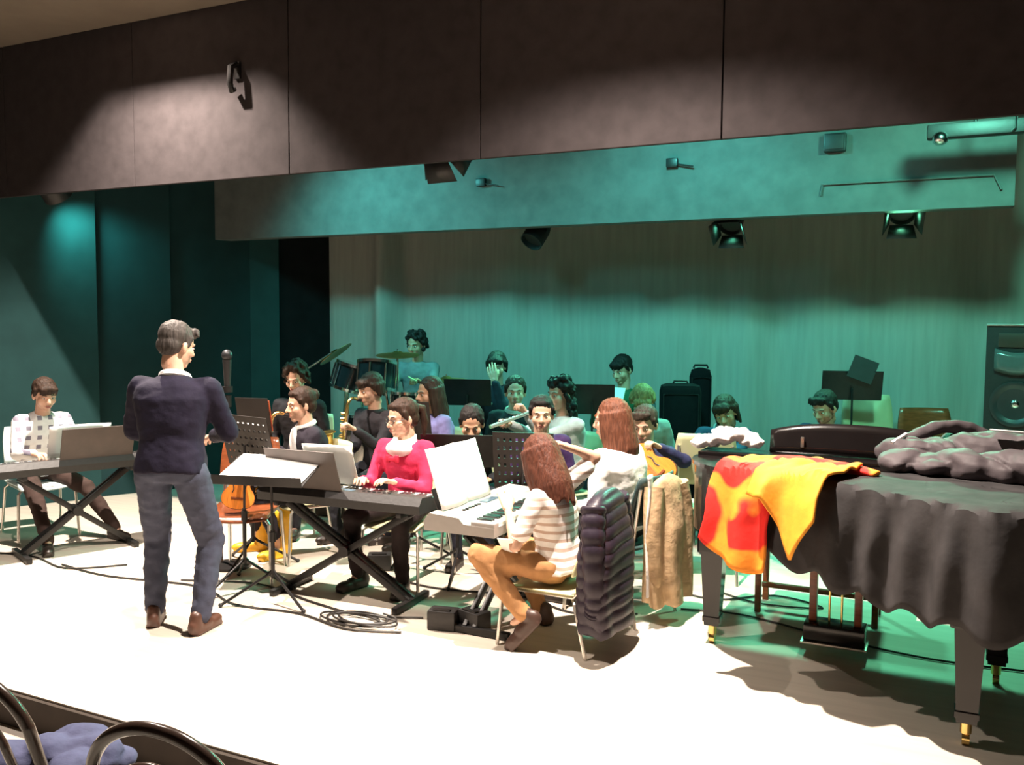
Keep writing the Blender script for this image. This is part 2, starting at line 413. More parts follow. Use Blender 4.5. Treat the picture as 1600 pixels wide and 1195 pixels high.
# ================================================================== people
SK = {'a': mat('skin_fair', (0.62, 0.36, 0.25), 0.5, 0, 0.06, 20), 'b': mat('skin_tan', (0.50, 0.27, 0.17), 0.5, 0, 0.06, 20)}
M_eye = mat('eye_white', (0.75, 0.72, 0.68), 0.3); M_iris = mat('iris', (0.03, 0.018, 0.012), 0.2); M_lip = mat('lips', (0.45, 0.16, 0.13), 0.5); M_brow = mat('eyebrow', (0.035, 0.022, 0.015), 0.8)
def mk_head():
    b = MB()
    b.ell((0, -.014, .030), (.074, .093, .084), n=20); b.ell((0, .018, -.035), (.059, .069, .076), n=20)
    b.ell((0, .060, -.094), (.026, .022, .019)); b.ell((.036, .046, -.028), (.03, .032, .032)); b.ell((-.036, .046, -.028), (.03, .032, .032))
    b.ell((0, .068, .020), (.050, .020, .013)); b.caps((0, .078, .010), (0, .103, -.026), .009, .0135); b.ell((.012, .088, -.033), .0095); b.ell((-.012, .088, -.033), .0095)
    b.ell((0, .078, -.064), (.028, .016, .017))
    for s in (-1, 1): b.ell((s * .076, -.010, -.012), (.010, .020, .031), rotz(s * .3))
    b.caps((0, -.020, -.05), (0, -.024, -.105), .052, .048, 14)
    me = blob_mesh(b, 'head', .0065, 2)
    e = MB()
    for s in (-1, 1):
        e.ell((s * .030, .0722, .001), (.0118, .0080, .0052), mi=1); e.ell((s * .030, .0772, .001), (.0055, .0040, .0050), mi=2)
        e.tube([(s * .015, .086, .023), (s * .032, .081, .0275), (s * .047, .069, .022)], [.0026, .0030, .002], 6, mi=4)
    e.ell((0, .0905, -.058), (.021, .0055, .0052), mi=3); e.ell((0, .0895, -.068), (.018, .0065, .006), mi=3)
    return ([v_.co.copy() for v_ in me.vertices], [tuple(p.vertices) for p in me.polygons]), e
HEAD, FACE = mk_head()
def mk_hand(curl, spread=1.0, thumb=0.0):
    b = MB()
    xs = (-.030, -.010, .011, .030); ls = (.070, .080, .074, .058)
    for i, x in enumerate(xs):
        b.caps((x * .55, .0, 0), (x * spread, .088 - abs(x - .0) * .25, 0), .0145, .0115, 8)
        p = V((x * spread, .088 - abs(x) * .25, 0)); a = 0.0; r = .0098
        for sgm, fr in enumerate((.45, .31, .24)):
            a -= curl * (1.0, 1.15, .75)[sgm]
            q = p + V((x * .12 * (spread - .6), math.cos(a), math.sin(a))).normalized() * ls[i] * fr
            b.caps(p, q, r, r * .9, 8); p = q; r *= .9
    b.caps((-.014, .015, -.004), (-.042, .050, -.014 - .012 * thumb), .015, .0115, 8)
    b.caps((-.042, .050, -.014 - .012 * thumb), (-.050 + .014 * thumb, .082, -.022 - .03 * thumb), .0115, .0095, 8)
    b.ell((0, .045, 0), (.036, .046, .0135)); b.caps((0, -.02, 0), (0, .015, 0), .021, .021, 10)
    me = blob_mesh(b, 'hand', .0052, 1)
    return [v_.co.copy() for v_ in me.vertices], [tuple(p.vertices) for p in me.polygons]
HANDS = {'relax': mk_hand(.32), 'keys': mk_hand(.42, 1.15), 'grip': mk_hand(.95, 1.0, 1.0), 'flat': mk_hand(.12, 1.3)}

def ik(a, b, l1, l2, pole):
    d = b - a; L = d.length
    if L > (l1 + l2) * .995: b = a + d * ((l1 + l2) * .995 / L); d = b - a; L = d.length
    x = (l1 * l1 - l2 * l2 + L * L) / (2 * L); h = math.sqrt(max(l1 * l1 - x * x, 0)); dn = d / L
    pl = pole - dn * pole.dot(dn)
    pl = pl.normalized() if pl.length > 1e-4 else dn.orthogonal().normalized()
    return a + dn * x + pl * h, b
def frame(fwd, upv):
    y = fwd.normalized(); z = upv - y * upv.dot(y); z = z.normalized() if z.length > 1e-4 else y.orthogonal().normalized()
    return Matrix((y.cross(z), y, z)).transposed()
def torso_loft(b, secs, n=18):
    P = []; N = len(secs)
    for (c, X, Y, hw, hd) in secs:
        for i in range(n):
            a = 2 * PI * i / n; ca, sa = math.cos(a), math.sin(a); e = .75
            P.append(c + X * hw * math.copysign(abs(ca) ** e, ca) + Y * hd * math.copysign(abs(sa) ** e, sa))
    F = [(j * n + i, j * n + (i + 1) % n, (j + 1) * n + (i + 1) % n, (j + 1) * n + i) for j in range(N - 1) for i in range(n)]
    F += [tuple(range(n - 1, -1, -1)), tuple((N - 1) * n + k for k in range(n))]
    b.add(P, F)

def hair_mesh(style, seed):
    b = MB(); rnd = random.Random(seed)
    if style == 'bald': return None
    b.ell((0, -.028, .047), (.085, .097, .086), n=18); b.ell((0, -.055, -.005), (.078, .062, .070), n=16)
    for s in (-1, 1): b.caps((s * .074, .012, .045), (s * .078, .004, -.002), .017, .010)
    if style in ('fringe', 'shag', 'bob'):
        b.ell((0, .048, .066), (.070, .046, .038), n=16)
        for k in range(7):
            x = -.055 + k * .018; b.caps((x * .9, .075, .07), (x + .006, .088 - abs(x) * .45, .026 + rnd.random() * .012), .014, .006, 8)
    if style == 'side':
        for k in range(6):
            x = -.05 + k * .02; b.caps((x, .055, .095), (x + .02, .082 - abs(x) * .4, .06 + rnd.random() * .01), .02, .008, 8)
    if style in ('shag', 'bob'):
        Lb = -.13 if style == 'bob' else -.07
        for k in range(16):
            a = PI * (0.02 + k / 15 * .96) + PI; cx_, cy_ = math.cos(a) * .080, math.sin(a) * .095 - .01
            b.caps((cx_, cy_, .03), (cx_ * 1.06, cy_ * 1.03, Lb + rnd.random() * .03), .024, .010, 8)
    if style in ('long', 'longfringe'):
        for k in range(22):
            a = PI * (-.10 + k / 21 * 1.2) + PI; cx_, cy_ = math.cos(a) * .082, math.sin(a) * .095 - .012
            dz = -.24 - rnd.random() * .06
            b.tube([V((cx_, cy_, .05)), V((cx_ * 1.12, cy_ * 1.08, -.06)), V((cx_ * 1.15, cy_ * 1.1 - .012, -.17)), V((cx_ * 1.0, cy_ * 1.0 - .02, dz))], [.022, .024, .022, .008], 8)
        b.ell((0, -.095, -.08), (.075, .04, .14), n=14)
        if style == 'longfringe': b.ell((0, .045, .070), (.068, .045, .035))
    if style in ('curly', 'curlylong', 'curlytop'):
        n_ = {'curly': 90, 'curlylong': 150, 'curlytop': 70}[style]; lo_ = {'curly': -.06, 'curlylong': -.17, 'curlytop': .0}[style]
        for k in range(n_):
            a = rnd.uniform(0, 2 * PI); z = rnd.uniform(lo_, .135); rr = .098 * math.sqrt(max(.12, 1 - max(0, (z - .03) / .115) ** 2)) if z > .03 else .098
            if math.sin(a) > .35 and z < .06: continue
            b.ell((math.cos(a) * rr * .92, math.sin(a) * rr - .018, z), rnd.uniform(.016, .028), n=8)
        if style == 'curlylong': b.ell((0, -.06, -.09), (.085, .055, .09))
    if style == 'bun':
        b.ell((0, -.115, .055), (.042, .035, .042)); b.ell((0, .03, .085), (.06, .045, .028))
    if style == 'pony':
        b.tube([(0, -.10, .05), (0, -.15, .03), (0, -.16, -.06), (0, -.14, -.16)], [.03, .032, .028, .008]); b.ell((0, .03, .085), (.06, .045, .028))
    amp, fr = (.0045, 75) if not style.startswith('curly') else (.006, 45)
    def disp(p): return amp * noise.noise(V((p.x * fr, p.y * fr, p.z * (14 if not style.startswith('curly') else 40) + seed)))
    return blob_mesh(b, 'hair', .0075, 1, disp)

def mk_shoe(boot=False):
    b = MB()
    b.caps((0, -.055, .038), (0, .05, .040), .036, .038, 14); b.ell((0, .105, .034), (.042, .075, .034), n=14); b.ell((0, -.06, .045), (.034, .035, .045)); b.box((0, .045, .010), (.078, .225, .02), bev=.008)
    if boot: b.caps((0, -.045, .05), (0, -.03, .29), .052, .066, 14)
    else: b.caps((0, -.045, .05), (0, -.04, .095), .038, .036, 12)
    return blob_mesh(b, 'shoe', .008, 2)
SHOE = mk_shoe(); BOOT = mk_shoe(True)
SHOES = {}

def person(label, head, face, top, legs, hair, skin='a', seat=.45, k=1.0, stand=False, head_yaw=0, head_pitch=10, head_roll=0, hands=None, feet=None, sleeve='long', shoe=(0.03, 0.02, 0.016), boot=False, twist=0, poles=None, hand_pose=('relax', 'relax'), palms=None, collar=None, seed=1, lean=None, side=0, hem=0.0, hand_dir=(None, None), topmat=None, elbow_out=.5, hk=1.0, g=1.0, foot_pitch=(0, 0)):
    """head: world position of the head centre. face: world heading in degrees. hands/feet: world positions (left, right) or None"""
    hv = V(head); th = R(face - 90)
    fwd = V((math.cos(R(face)), math.sin(R(face)), 0))
    pz_ = (.92 * k) if stand else seat + .10 * k
    L = (.52 + .205) * k; need = hv.z - pz_
    if lean is None:
        lean = math.degrees(math.acos(max(min(need / L, .995), .3)))
    ln = R(lean); sd = R(side)
    # pelvis so that spine + neck meet the head
    spine_dir = V((math.sin(sd), math.sin(ln), math.cos(ln) * math.cos(sd))).normalized()
    nd = V((math.sin(sd) * .8, math.sin(ln * .8 + .12), math.cos(ln * .8 + .12))).normalized()
    Lt = need / (spine_dir.z * .52 + nd.z * .205)       # total scale so that heights fit
    Lt = max(min(Lt, 1.12 * k), .85 * k)
    off = spine_dir * .52 * Lt + nd * .205 * Lt
    Rm = rotz(th); base = hv - Rm @ off
    root = thing('person', label, 'person', (base.x, base.y, 0), th)
    inv = Rm.inverted()
    def loc(p): return inv @ (V(p) - V((base.x, base.y, 0)))
    pel = V((0, 0, hv.z - off.z)); neck = pel + spine_dir * .52 * Lt; hc = neck + nd * .205 * Lt
    X = V((1, 0, 0)); Yf = X.cross(spine_dir) * -1; Yf = spine_dir.cross(X)
    Xt = (X * math.cos(R(twist)) + Yf * math.sin(R(twist))).normalized(); Yt = spine_dir.cross(Xt)
    X1 = X - spine_dir * X.dot(spine_dir); X1.normalize()
    sp = lambda t_, bow=0.0: pel + spine_dir * (.52 * Lt * t_) - Yf * bow * k
    secs0 = [(sp(-.14), X1, Yf, .10, .085), (sp(-.05), X1, Yf, .155, .112), (sp(.10), X1, Yf, .150, .112), (sp(.32, .008), X1, Yf, .130, .100), (sp(.55, .014), X1, Yf, .148, .112),
             (sp(.76, .014), Xt, Yt, .172, .118), (sp(.90, .010), Xt, Yt, .168, .098), (sp(.99, .004), Xt, Yt, .098, .072), (sp(1.05), Xt, Yt, .055, .052)]
    def secs(add, i0, i1): return [(c, x, y, (hw * k * g + add), (hd * k * g + add)) for (c, x, y, hw, hd) in secs0[i0:i1]]
    sh = [sp(.91, .008) + Xt * s * .172 * k * (g * .5 + .5) for s in (-1, 1)]
    hip = [sp(-.03) + X1 * s * .088 * k * g for s in (-1, 1)]
    # legs
    fl = []
    for i, s in enumerate((-1, 1)):
        if feet and feet[i] is not None:
            p = loc(feet[i]); 
        else: p = V((s * .11 * k, (.0 if stand else .40 * k), 0))
        fl.append(p)
    ank = []; knee = []; fdir = []
    for i, s in enumerate((-1, 1)):
        a = fl[i] + V((0, 0, .085)); pole = V((s * .25, 1, .9 if not stand else 0))
        kn, a = ik(hip[i], a, .445 * k, .425 * k, pole); ank.append(a); knee.append(kn)
        dd = V((s * .25, 1, 0)) if not (feet and feet[i] is not None and len(feet[i]) > 3) else None
        fdir.append(dd.normalized())
    # arms
    default = [V((s * .13 * k, (.26 if not stand else .12) * k, (pel.z + .09 * k) if not stand else .80 * k)) for s in (-1, 1)]
    ht = [loc(hands[i]) if hands and hands[i] is not None else default[i] for i in (0, 1)]
    el = []; wr_ = []
    for i, s in enumerate((-1, 1)):
        pole = V((s * elbow_out, -.55, -1)) if not (poles and poles[i] is not None) else V(poles[i])
        e, w_ = ik(sh[i], ht[i], .290 * k, .255 * k, pole); el.append(e); wr_.append(w_)
    # ---------------- body: head + trunk + limbs + hands in one mesh
    b = MB(); torso_loft(b, secs(-.022, 0, 8))
    for i in (0, 1):
        b.caps(hip[i], knee[i], .066 * k, .045 * k); b.caps(knee[i], ank[i], .044 * k, .030 * k)
        b.caps(ank[i], ank[i] + fdir[i] * .06 + V((0, 0, -.045)), .030 * k, .024 * k)
        b.caps(sh[i] - Xt * (-1, 1)[i] * .02, el[i], .044 * k, .036 * k); b.caps(el[i], wr_[i], .036 * k, .0235 * k)
    hm = rotz(R(head_yaw)) @ rotx(-R(head_pitch)) @ roty(R(head_roll))
    hm = hm.to_3x3()
    b.caps(neck - spine_dir * .04, hc + hm @ V((0, -.02, -.07)) * hk, .058 * hk, .052 * hk, 14)
    me = blob_mesh(b, 'body', .017, 2)
    mb = MB(); mb.add([v_.co.copy() for v_ in me.vertices], [tuple(p.vertices) for p in me.polygons]); bpy.data.meshes.remove(me)
    mb.add([hc + hm @ p * hk for p in HEAD[0]], HEAD[1])
    o_ = len(mb.v); mb.v += [tuple(hc + hm @ V(p) * hk) for p in FACE.v]
    for f, mi in zip(FACE.f, FACE.m): mb.f.append(tuple(i + o_ for i in f)); mb.m.append(mi)
    for i, s in enumerate((-1, 1)):
        fd = (wr_[i] - el[i]).normalized()
        if hand_dir[i] is not None: fd = (inv @ V(hand_dir[i])).normalized()
        upv = V((0, 0, 1)) if not (palms and palms[i] is not None) else -(inv @ V(palms[i]))
        H = frame(fd, upv); hp = HANDS[hand_pose[i]]; ms = 1 if s == 1 else -1
        pts = [wr_[i] + H @ V((p.x * ms, p.y, p.z)) * k * 1.02 for p in hp[0]]
        mb.add(pts, hp[1] if ms == 1 else [tuple(reversed(f)) for f in hp[1]])
    body = mb.build('body', [SK[skin], M_eye, M_iris, M_lip, M_brow], root)
    # ---------------- clothing
    def wrinkle(sc_, amp, sd_):
        return lambda p: amp * noise.noise(V((p.x * sc_, p.y * sc_, p.z * sc_ * 1.6 + sd_))) + amp * .5 * noise.noise(V((p.x * sc_ * 2.6 + 9, p.y * sc_ * 2.6, p.z * sc_ * 4)))
    tm = topmat or fabric('cloth_' + '_'.join('%d' % (c * 1000) for c in top), top)
    b = MB(); torso_loft(b, secs(.012, 1 if hem <= 0 else 1, 9))
    if hem > 0: torso_loft(b, [(sp(-.05 - hem), X1, Yf, .175 * k, .135 * k), (sp(.1), X1, Yf, .165 * k, .125 * k)])
    for i, s in enumerate((-1, 1)):
        b.caps(sh[i] - Xt * s * .035, sh[i], .064 * k, .062 * k)
        if sleeve == 'long':
            b.caps(sh[i], el[i], .061 * k * g, .051 * k * g); b.caps(el[i], el[i].lerp(wr_[i], .93), .051 * k * g, .037 * k * g)
        else:
            b.caps(sh[i], sh[i].lerp(el[i], .72), .062 * k, .056 * k)
    link_mesh(blob_mesh(b, 'shirt', .0125, 2, wrinkle(10, .006, seed * 3.1)), 'shirt', tm, root)
    b = MB(); torso_loft(b, [(c, x, y, hw * k * g + .006, hd * k * g + .006) for (c, x, y, hw, hd) in secs0[0:3]])
    end = .72 if boot else .97
    for i in (0, 1):
        b.caps(hip[i], knee[i], .088 * k * g, .066 * k * g); b.caps(knee[i], knee[i].lerp(ank[i], end), .064 * k * g, .050 * k * g)
    lm = fabric('cloth_' + '_'.join('%d' % (c * 1000) for c in legs), legs)
    link_mesh(blob_mesh(b, 'trousers', .014, 2, wrinkle(13, .008, seed)), 'trousers', lm, root)
    key = shoe
    if key not in SHOES: SHOES[key] = mat('shoe_' + '_'.join('%d' % (c * 1000) for c in shoe), shoe, .45, 0, .1, 15)
    for i in (0, 1):
        src = (BOOT if boot else SHOE)
        kk = ('boot' if boot else 'shoe') + str(shoe)
        if kk not in MATS:
            m2 = src.copy(); m2.materials.clear(); m2.materials.append(SHOES[key]); MATS[kk] = m2
        so = bpy.data.objects.new('boot' if boot else 'shoe', MATS[kk]); COL.objects.link(so); so.parent = root
        so.location = ank[i] + V((0, 0, -.085)); so.rotation_euler = (R(foot_pitch[i]), 0, math.atan2(fdir[i].y, fdir[i].x) - PI / 2)
        if foot_pitch[i]: so.location = ank[i] + Euler(so.rotation_euler).to_matrix() @ V((0, .03, -.085))
        if ank[i].z > .15:
            pass
    if collar:
        cpts = []
        for j in range(16):
            a = 2 * PI * j / 16; cpts.append(neck + spine_dir * (.012 + .014 * math.sin(a)) * -1 + Xt * .068 * k * math.cos(a) + Yt * .066 * k * math.sin(a) + spine_dir * .03)
        MB().tube(cpts, .021, 8, closed=True).build('collar', fabric('collar_%d' % int(collar[0] * 1000 + collar[2] * 10), collar), root)
    hmesh = hair_mesh(hair[0], seed)
    if hmesh:
        for v_ in hmesh.vertices: v_.co = hc + hm @ v_.co * hk
        link_mesh(hmesh, 'hair', mat('hair_' + '_'.join('%d' % (c * 1000) for c in hair[1]), hair[1], .62, 0, .4, 9, .35, (12, 12, 1.5), spec=.25), root)
    def W(p): return Rm @ p + V((base.x, base.y, 0))
    return dict(root=root, hands=[W(p) for p in wr_], hc=W(hc), hm=hm, k=k, base=base, th=th, pel=W(pel), neck=W(neck), W=W, loc=loc, hcl=hc, hk=hk, spine=Rm @ spine_dir, fwd=fwd, knee=[W(p) for p in knee])

# ================================================================== furniture builders
def mk_chair_meshes(mshell):
    s = MB().grid(lambda u, v_: V(((u - .5) * (.41 - .04 * v_ * v_), -.20 + v_ * .41, .445 + .018 * math.cos((u - .5) * PI) * -1 + .018 - (.03 * max(0, v_ - .8) / .2))), 9, 9)
    b = MB().grid(lambda u, v_: V(((u - .5) * (.40 - .05 * v_ ** 4), -.215 - .075 * v_ - .035 * math.cos((u - .5) * PI) + .03, .60 + v_ * .31)), 9, 9)
    return s, b
CHAIR = {}
def chair(loc, face, label, shell='pale', zs=1.0):
    """stacking chair, faces heading `face` (degrees)"""
    ms = {'pale': M_plysh, 'blue': M_plybl, 'dark': mat('dark_chair_shell', (.03, .06, .06), .5), 'brown': M_wood_br}[shell]
    if shell in CHAIR: t = copy_tree(CHAIR[shell])
    else:
        t = thing('stacking_chair', label, 'chair'); CHAIR[shell] = t
        s, b = mk_chair_meshes(ms)
        s.build('seat', ms, t, solid=.012); b.build('backrest', ms, t, solid=.012)
        for sx in (-1, 1):
            MB().tube([(sx * .17, .17, .43), (sx * .20, .20, .40), (sx * .215, .225, .0)], .0105).build('leg', M_steel, t)
            MB().tube([(sx * .17, -.18, .43), (sx * .20, -.20, .40), (sx * .215, -.27, .0)], .0105).build('leg', M_steel, t)
            MB().tube([(sx * .17, .17, .432), (sx * .18, -.19, .435), (sx * .18, -.225, .50), (sx * .17, -.262, .84)], .0105).build('side_rail', M_steel, t)
        MB().tube([(-.17, .17, .43), (.17, .17, .43)], .0095).build('cross_bar', M_steel, t)
    t['label'] = label; t.location = (loc[0], loc[1], 0); t.rotation_euler = (0, 0, R(face - 90)); t.scale = (1, 1, zs)
    return t
def chair_for(p, label, shell='pale', zs=1.0, back=.06):
    f = p['fwd']; c = V((p['pel'].x, p['pel'].y, 0)) + f * (.0) + f * .04
    zs = (p['pel'].z - .100) / .46
    return chair(c, math.degrees(math.atan2(f.y, f.x)), label, shell, zs)

def music_stand(loc, face, h, label, style='solid', w=.50, ht=.34, tilt=18, mtray=None, sheets=0, base=True):
    """tray faces heading `face`; h = height of the tray's centre"""
    t = thing('music_stand', label, 'music stand', (loc[0], loc[1], 0), R(face + 90))
    # local: player stands at -Y looking +Y ; tray face looks to -Y
    Rt = rotx(-R(tilt)); c = V((0, 0, h)); m = mtray or M_black
    tr = MB()
    if style == 'solid':
        tr.box(c, (w, .006, ht), Rt, bev=.002)
    else:
        nx, nz = 9, 6
        for i in range(nx + 1):
            tr.box(c + Rt @ V((-w / 2 + w * i / nx, 0, 0)), (.026 if 0 < i < nx else .03, .005, ht), Rt)
        for j in range(nz + 1):
            tr.box(c + Rt @ V((0, 0, -ht / 2 + ht * j / nz)), (w + .03, .0052, .034 if 0 < j < nz else .04), Rt)
    tr.build('tray', m, t, smooth=False)
    MB().box(c + Rt @ V((0, -.03, -ht / 2)), (w, .06, .006), Rt, bev=.002).build('lip', m, t, smooth=False)
    MB().cyl(c + V((0, .02, -.02)), (0, .03, h * .5), .008).cyl((0, .03, h * .55), (0, .03, .16), .0125).build('pole', M_black, t)
    MB().cyl((0, .03, h * .5 + .03), (0, .03, h * .5 - .03), .02).build('clamp', M_black, t)
    for a in (90, 210, 330):
        d = V((math.cos(R(a)), math.sin(R(a)), 0))
        l = MB().tube([V((0, .03, .20)), V((0, .03, .17)) + d * .03, V((0, .03, .012)) + d * .30], .009).build('leg', M_black, t)
        MB().ell(V((0, .03, .012)) + d * .30, .014).build('rubber_foot', M_blackp, l)
    for q in range(sheets):
        pass
    return t, Rt, c
def sheet_on(stand, w, ht, label, dx=0, dz=.0, rot=0):
    t, Rt, c = stand
    M4 = Matrix.Translation(t.location) @ t.rotation_euler.to_matrix().to_4x4()
    cc = c + Rt @ V((dx, -.008, dz)); rr = Rt @ roty(rot)
    def fn(u, v_): return M4 @ (cc + rr @ V(((u - .5) * w, -.004 * math.sin(u * PI), (v_ - .5) * ht)))
    o = MB().grid(fn, 7, 5).build('sheet_music', M_paper, solid=.0015)
    return tag(o, label, 'sheet music')

def xstand(loc, ang, L, h, D, label):
    """ang: heading of the long axis. h = top height"""
    t = thing('keyboard_stand', label, 'keyboard stand', (loc[0], loc[1], 0), ang)
    for s in (-1, 1):
        for yy in (-.03, .03):
            MB().box((0, yy * s, h / 2), (math.hypot(L, h - .06), .025, .04), roty(s * math.atan2(h - .06, L)), bev=.005).build('brace', M_black, t)
        MB().box((s * L / 2, 0, .022), (.04, D + .1, .04), bev=.008).build('foot_bar', M_black, t)
        MB().box((s * L / 2, 0, h - .015), (.035, D, .03), bev=.006).build('support_bar', M_black, t)
    MB().cyl((0, -.07, h / 2), (0, .07, h / 2), .035, 14).build('pivot', M_black, t)
    return t
def keyboard(loc, ang, L, D, z, label, mbody, rest=None, white_oct=5):
    """long axis heading ang; player on -Y side"""
    t = thing('electric_keyboard', label, 'keyboard', (loc[0], loc[1], z), ang)
    prof = [(-D / 2, 0), (D / 2, 0), (D / 2 + .005, .05), (D / 2 - .03, .095), (.0, .085), (-.03, .055), (-D / 2, .05)]
    b = MB(); n = len(prof); P = [V((x, p[0], p[1])) for x in (-L / 2, L / 2) for p in prof]
    b.add(P, [tuple(range(n - 1, -1, -1))[::-1], tuple(range(n, 2 * n))[::-1]] + [(i, n + i, n + (i + 1) % n, (i + 1) % n) for i in range(n)])
    b.build('body', mbody, t, smooth=False, fix=True)
    nw = white_oct * 7 + 1; kw = (L - .12) / nw; k = MB()
    for i in range(nw): k.box((-L / 2 + .06 + kw * (i + .5), -D / 2 + .075, .058), (kw * .93, .135, .018))
    o = k.build('white_keys', M_wkey, t, smooth=False); o['kind'] = 'stuff'
    k = MB()
    for i in range(nw - 1):
        if i % 7 in (2, 6): continue
        k.box((-L / 2 + .06 + kw * (i + 1), -D / 2 + .098, .070), (kw * .55, .09, .016))
    o = k.build('black_keys', M_bkey, t, smooth=False); o['kind'] = 'stuff'
    for s in (-1, 1): MB().box((s * (L / 2 - .03), -D / 2 + .07, .06), (.055, .14, .03), bev=.006).build('end_block', mbody, t, smooth=False)
    c = MB().box((0, .07, .088), (.16, .05, .012), roty(0), bev=.003).build('display', mat('lcd', (.08, .12, .16), .2), t, smooth=False)
    for i in range(6): MB().cyl((-.32 + i * .035, .06, .082), (-.32 + i * .035, .06, .096), .010).build('button', M_blackp, t)
    if rest:
        x0_, w_, h_, mr = rest; tl = rotx(-R(20))
        MB().box(V((x0_, D / 2 - .03, .09)) + tl @ V((0, 0, h_ / 2)), (w_, .008, h_), tl, bev=.003).build('music_rest', mr, t, smooth=False)
        MB().box(V((x0_, D / 2 - .045, .092)), (w_, .03, .012), bev=.003).build('rest_lip', mr, t, smooth=False)
    return t

def sax(loc, heading, pitch_, label, sc_=1.0):
    """mouth at loc, hangs in front of the player"""
    t = thing('saxophone', label, 'saxophone', loc); t.rotation_euler = Euler((R(pitch_), 0, R(heading - 90)), 'XYZ'); t.scale = (sc_,) * 3
    MB().caps((0, -.02, 0), (0, .035, .008), .008, .012).build('mouthpiece', M_blackp, t)
    pts = spline([(0, .03, .008), (0, .08, .02), (0, .115, -.01), (0, .125, -.06)], 5)
    MB().tube(pts, [.011 + .004 * i / len(pts) for i in range(len(pts))], 10).build('neck', M_brass, t)
    pts = spline([(0, .125, -.05), (0, .135, -.25), (0, .142, -.46), (0, .165, -.52), (0, .21, -.535), (0, .248, -.505), (0, .262, -.43), (0, .272, -.34), (0, .285, -.27), (0, .295, -.245)], 5)
    n_ = len(pts); rs = [.016 + .022 * (i / n_) if i < n_ * .75 else .034 + .034 * ((i - n_ * .75) / (n_ * .25)) ** 2 for i in range(n_)]
    b = MB().tube(pts, rs, 14); bo = b.build('body', M_brass, t)
    MB().lathe([(.068, 0), (.072, .006), (.060, .004), (.03, -.03)], Matrix.Translation((0, .2955, -.243)) @ rotx(-R(12)).to_4x4(), 16).build('bell_rim', M_brass, t)
    for i in range(9):
        z = -.10 - i * .042; MB().cyl((.0, .125 + .004 * i, z), (.034, .150, z), .013 + .002 * (i % 3), 10).build('key_cup', M_brass, bo)
    MB().cyl((.036, .13, -.08), (.036, .15, -.47), .004).cyl((-.03, .13, -.10), (-.03, .16, -.45), .004).build('key_rods', M_chrome, bo)
    return t

def fiddle(loc, rot, label, kind='guitar', mtop=None, sc_=1.0, name='acoustic_guitar'):
    """face looks to +Z locally, neck along +Y"""
    t = thing(name, label, 'guitar' if kind == 'guitar' else 'violin', loc); t.rotation_euler = rot; t.scale = (sc_,) * 3
    mt = mtop or M_orange_w
    def outl(s):
        P = []
        for i in range(48):
            a = 2 * PI * i / 48; y = math.cos(a) * .245
            base = .178 - .035 * (y / .245)
            waist = .058 * math.exp(-((y - .035) / .07) ** 2)
            wd = (base - waist) * math.sqrt(max(0, 1 - (y / .245) ** 4)) * (1 if math.sin(a) >= 0 else -1)
            P.append((wd * s, y * (s * .5 + .5)))
        return P
    MB().prism(outl(1), -.045, .045).build('sides', M_wood_br, t, fix=True)
    to = MB().prism(outl(.985), .044, .049).build('soundboard', mt, t, fix=True)
    MB().prism(outl(.985), -.049, -.044).build('back_plate', mt if kind == 'violin' else M_wood_br, t, fix=True)
    if kind == 'guitar': MB().cyl((0, .06, .0485), (0, .06, .0505), .05, 24).build('sound_hole', M_blackp, to)
    else:
        for s in (-1, 1): MB().tube([(s * .06, .08, .05), (s * .075, .04, .05), (s * .06, -.02, .05), (s * .075, -.06, .05)], .006).build('f_hole', M_blackp, to)
    MB().box((0, -.12, .054), (.16, .025, .012), bev=.003).build('bridge', M_wood_br, t)
    MB().box((0, .405, .045), (.052, .36, .022), bev=.006).box((0, .345, .059), (.050, .47, .007), bev=.002).build('neck', M_wood_br, t)
    h = MB().box((0, .65, .038), (.072, .15, .016), rotx(-R(10)), bev=.004).build('headstock', M_wood_br, t)
    for s in (-1, 1):
        for j in range(3): MB().caps((s * .036, .61 + j * .038, .036), (s * .058, .61 + j * .038, .034), .006, .008).build('peg', M_chrome, h)
    st = MB()
    for j in range(6): st.cyl((-.02 + j * .008, -.12, .062), (-.018 + j * .0072, .60, .064), .0012, 5)
    st.build('strings', M_chrome, t)
    return t
def axes_rot(n, f):
    n = V(n).normalized(); f = V(f); f = (f - n * f.dot(n)).normalized()
    return Matrix((n.cross(f), n, f)).transposed().to_euler()
def wire(name, pts, label, r=.006, n=6, cat='cable', m=None):
    return tag(MB().tube(spline(pts, n), r, 6).build(name, m or M_cable), label, cat)

# ================================================================== grand piano (player's side at the back, tail towards the hall)
POUT = spline([(-1.17, 5.24, 0), (-1.19, 4.75, 0), (-1.10, 4.52, 0), (-.90, 4.36, 0), (-.62, 4.24, 0), (-.36, 4.13, 0), (-.12, 4.02, 0), (.06, 3.88, 0), (.20, 3.80, 0), (.34, 3.84, 0), (.40, 4.0, 0), (.40, 4.6, 0), (.40, 5.24, 0)], 5)
poly = [(p.x, p.y) for p in POUT]
PC = (-.40, 4.72)
def off_poly(s): return [(PC[0] + (x - PC[0]) * s - 0, PC[1] + (y - PC[1]) * s) for x, y in poly]
piano = thing('grand_piano', 'black lacquered grand piano with tail towards the hall', 'piano', (PC[0], PC[1], 0))
PT = Matrix.Translation((-PC[0], -PC[1], 0))
rim = [(x, y) for x, y in poly if y < 5.02] 
rim = [(-1.18, 5.0)] + [(x, y) for x, y in poly if y < 4.98] + [(.40, 5.0)]
MB().prism(rim, .62, .955, PT).build('case', M_lacq, piano, smooth=False, fix=True)
lid = [(x * 1.012 + .004, y - .012) for x, y in rim if y < 4.80]
lid = [(-1.20, 4.80)] + lid + [(.41, 4.80)]
MB().prism(lid, .958, .978, PT).build('lid', M_lacq, piano, smooth=False, fix=True)
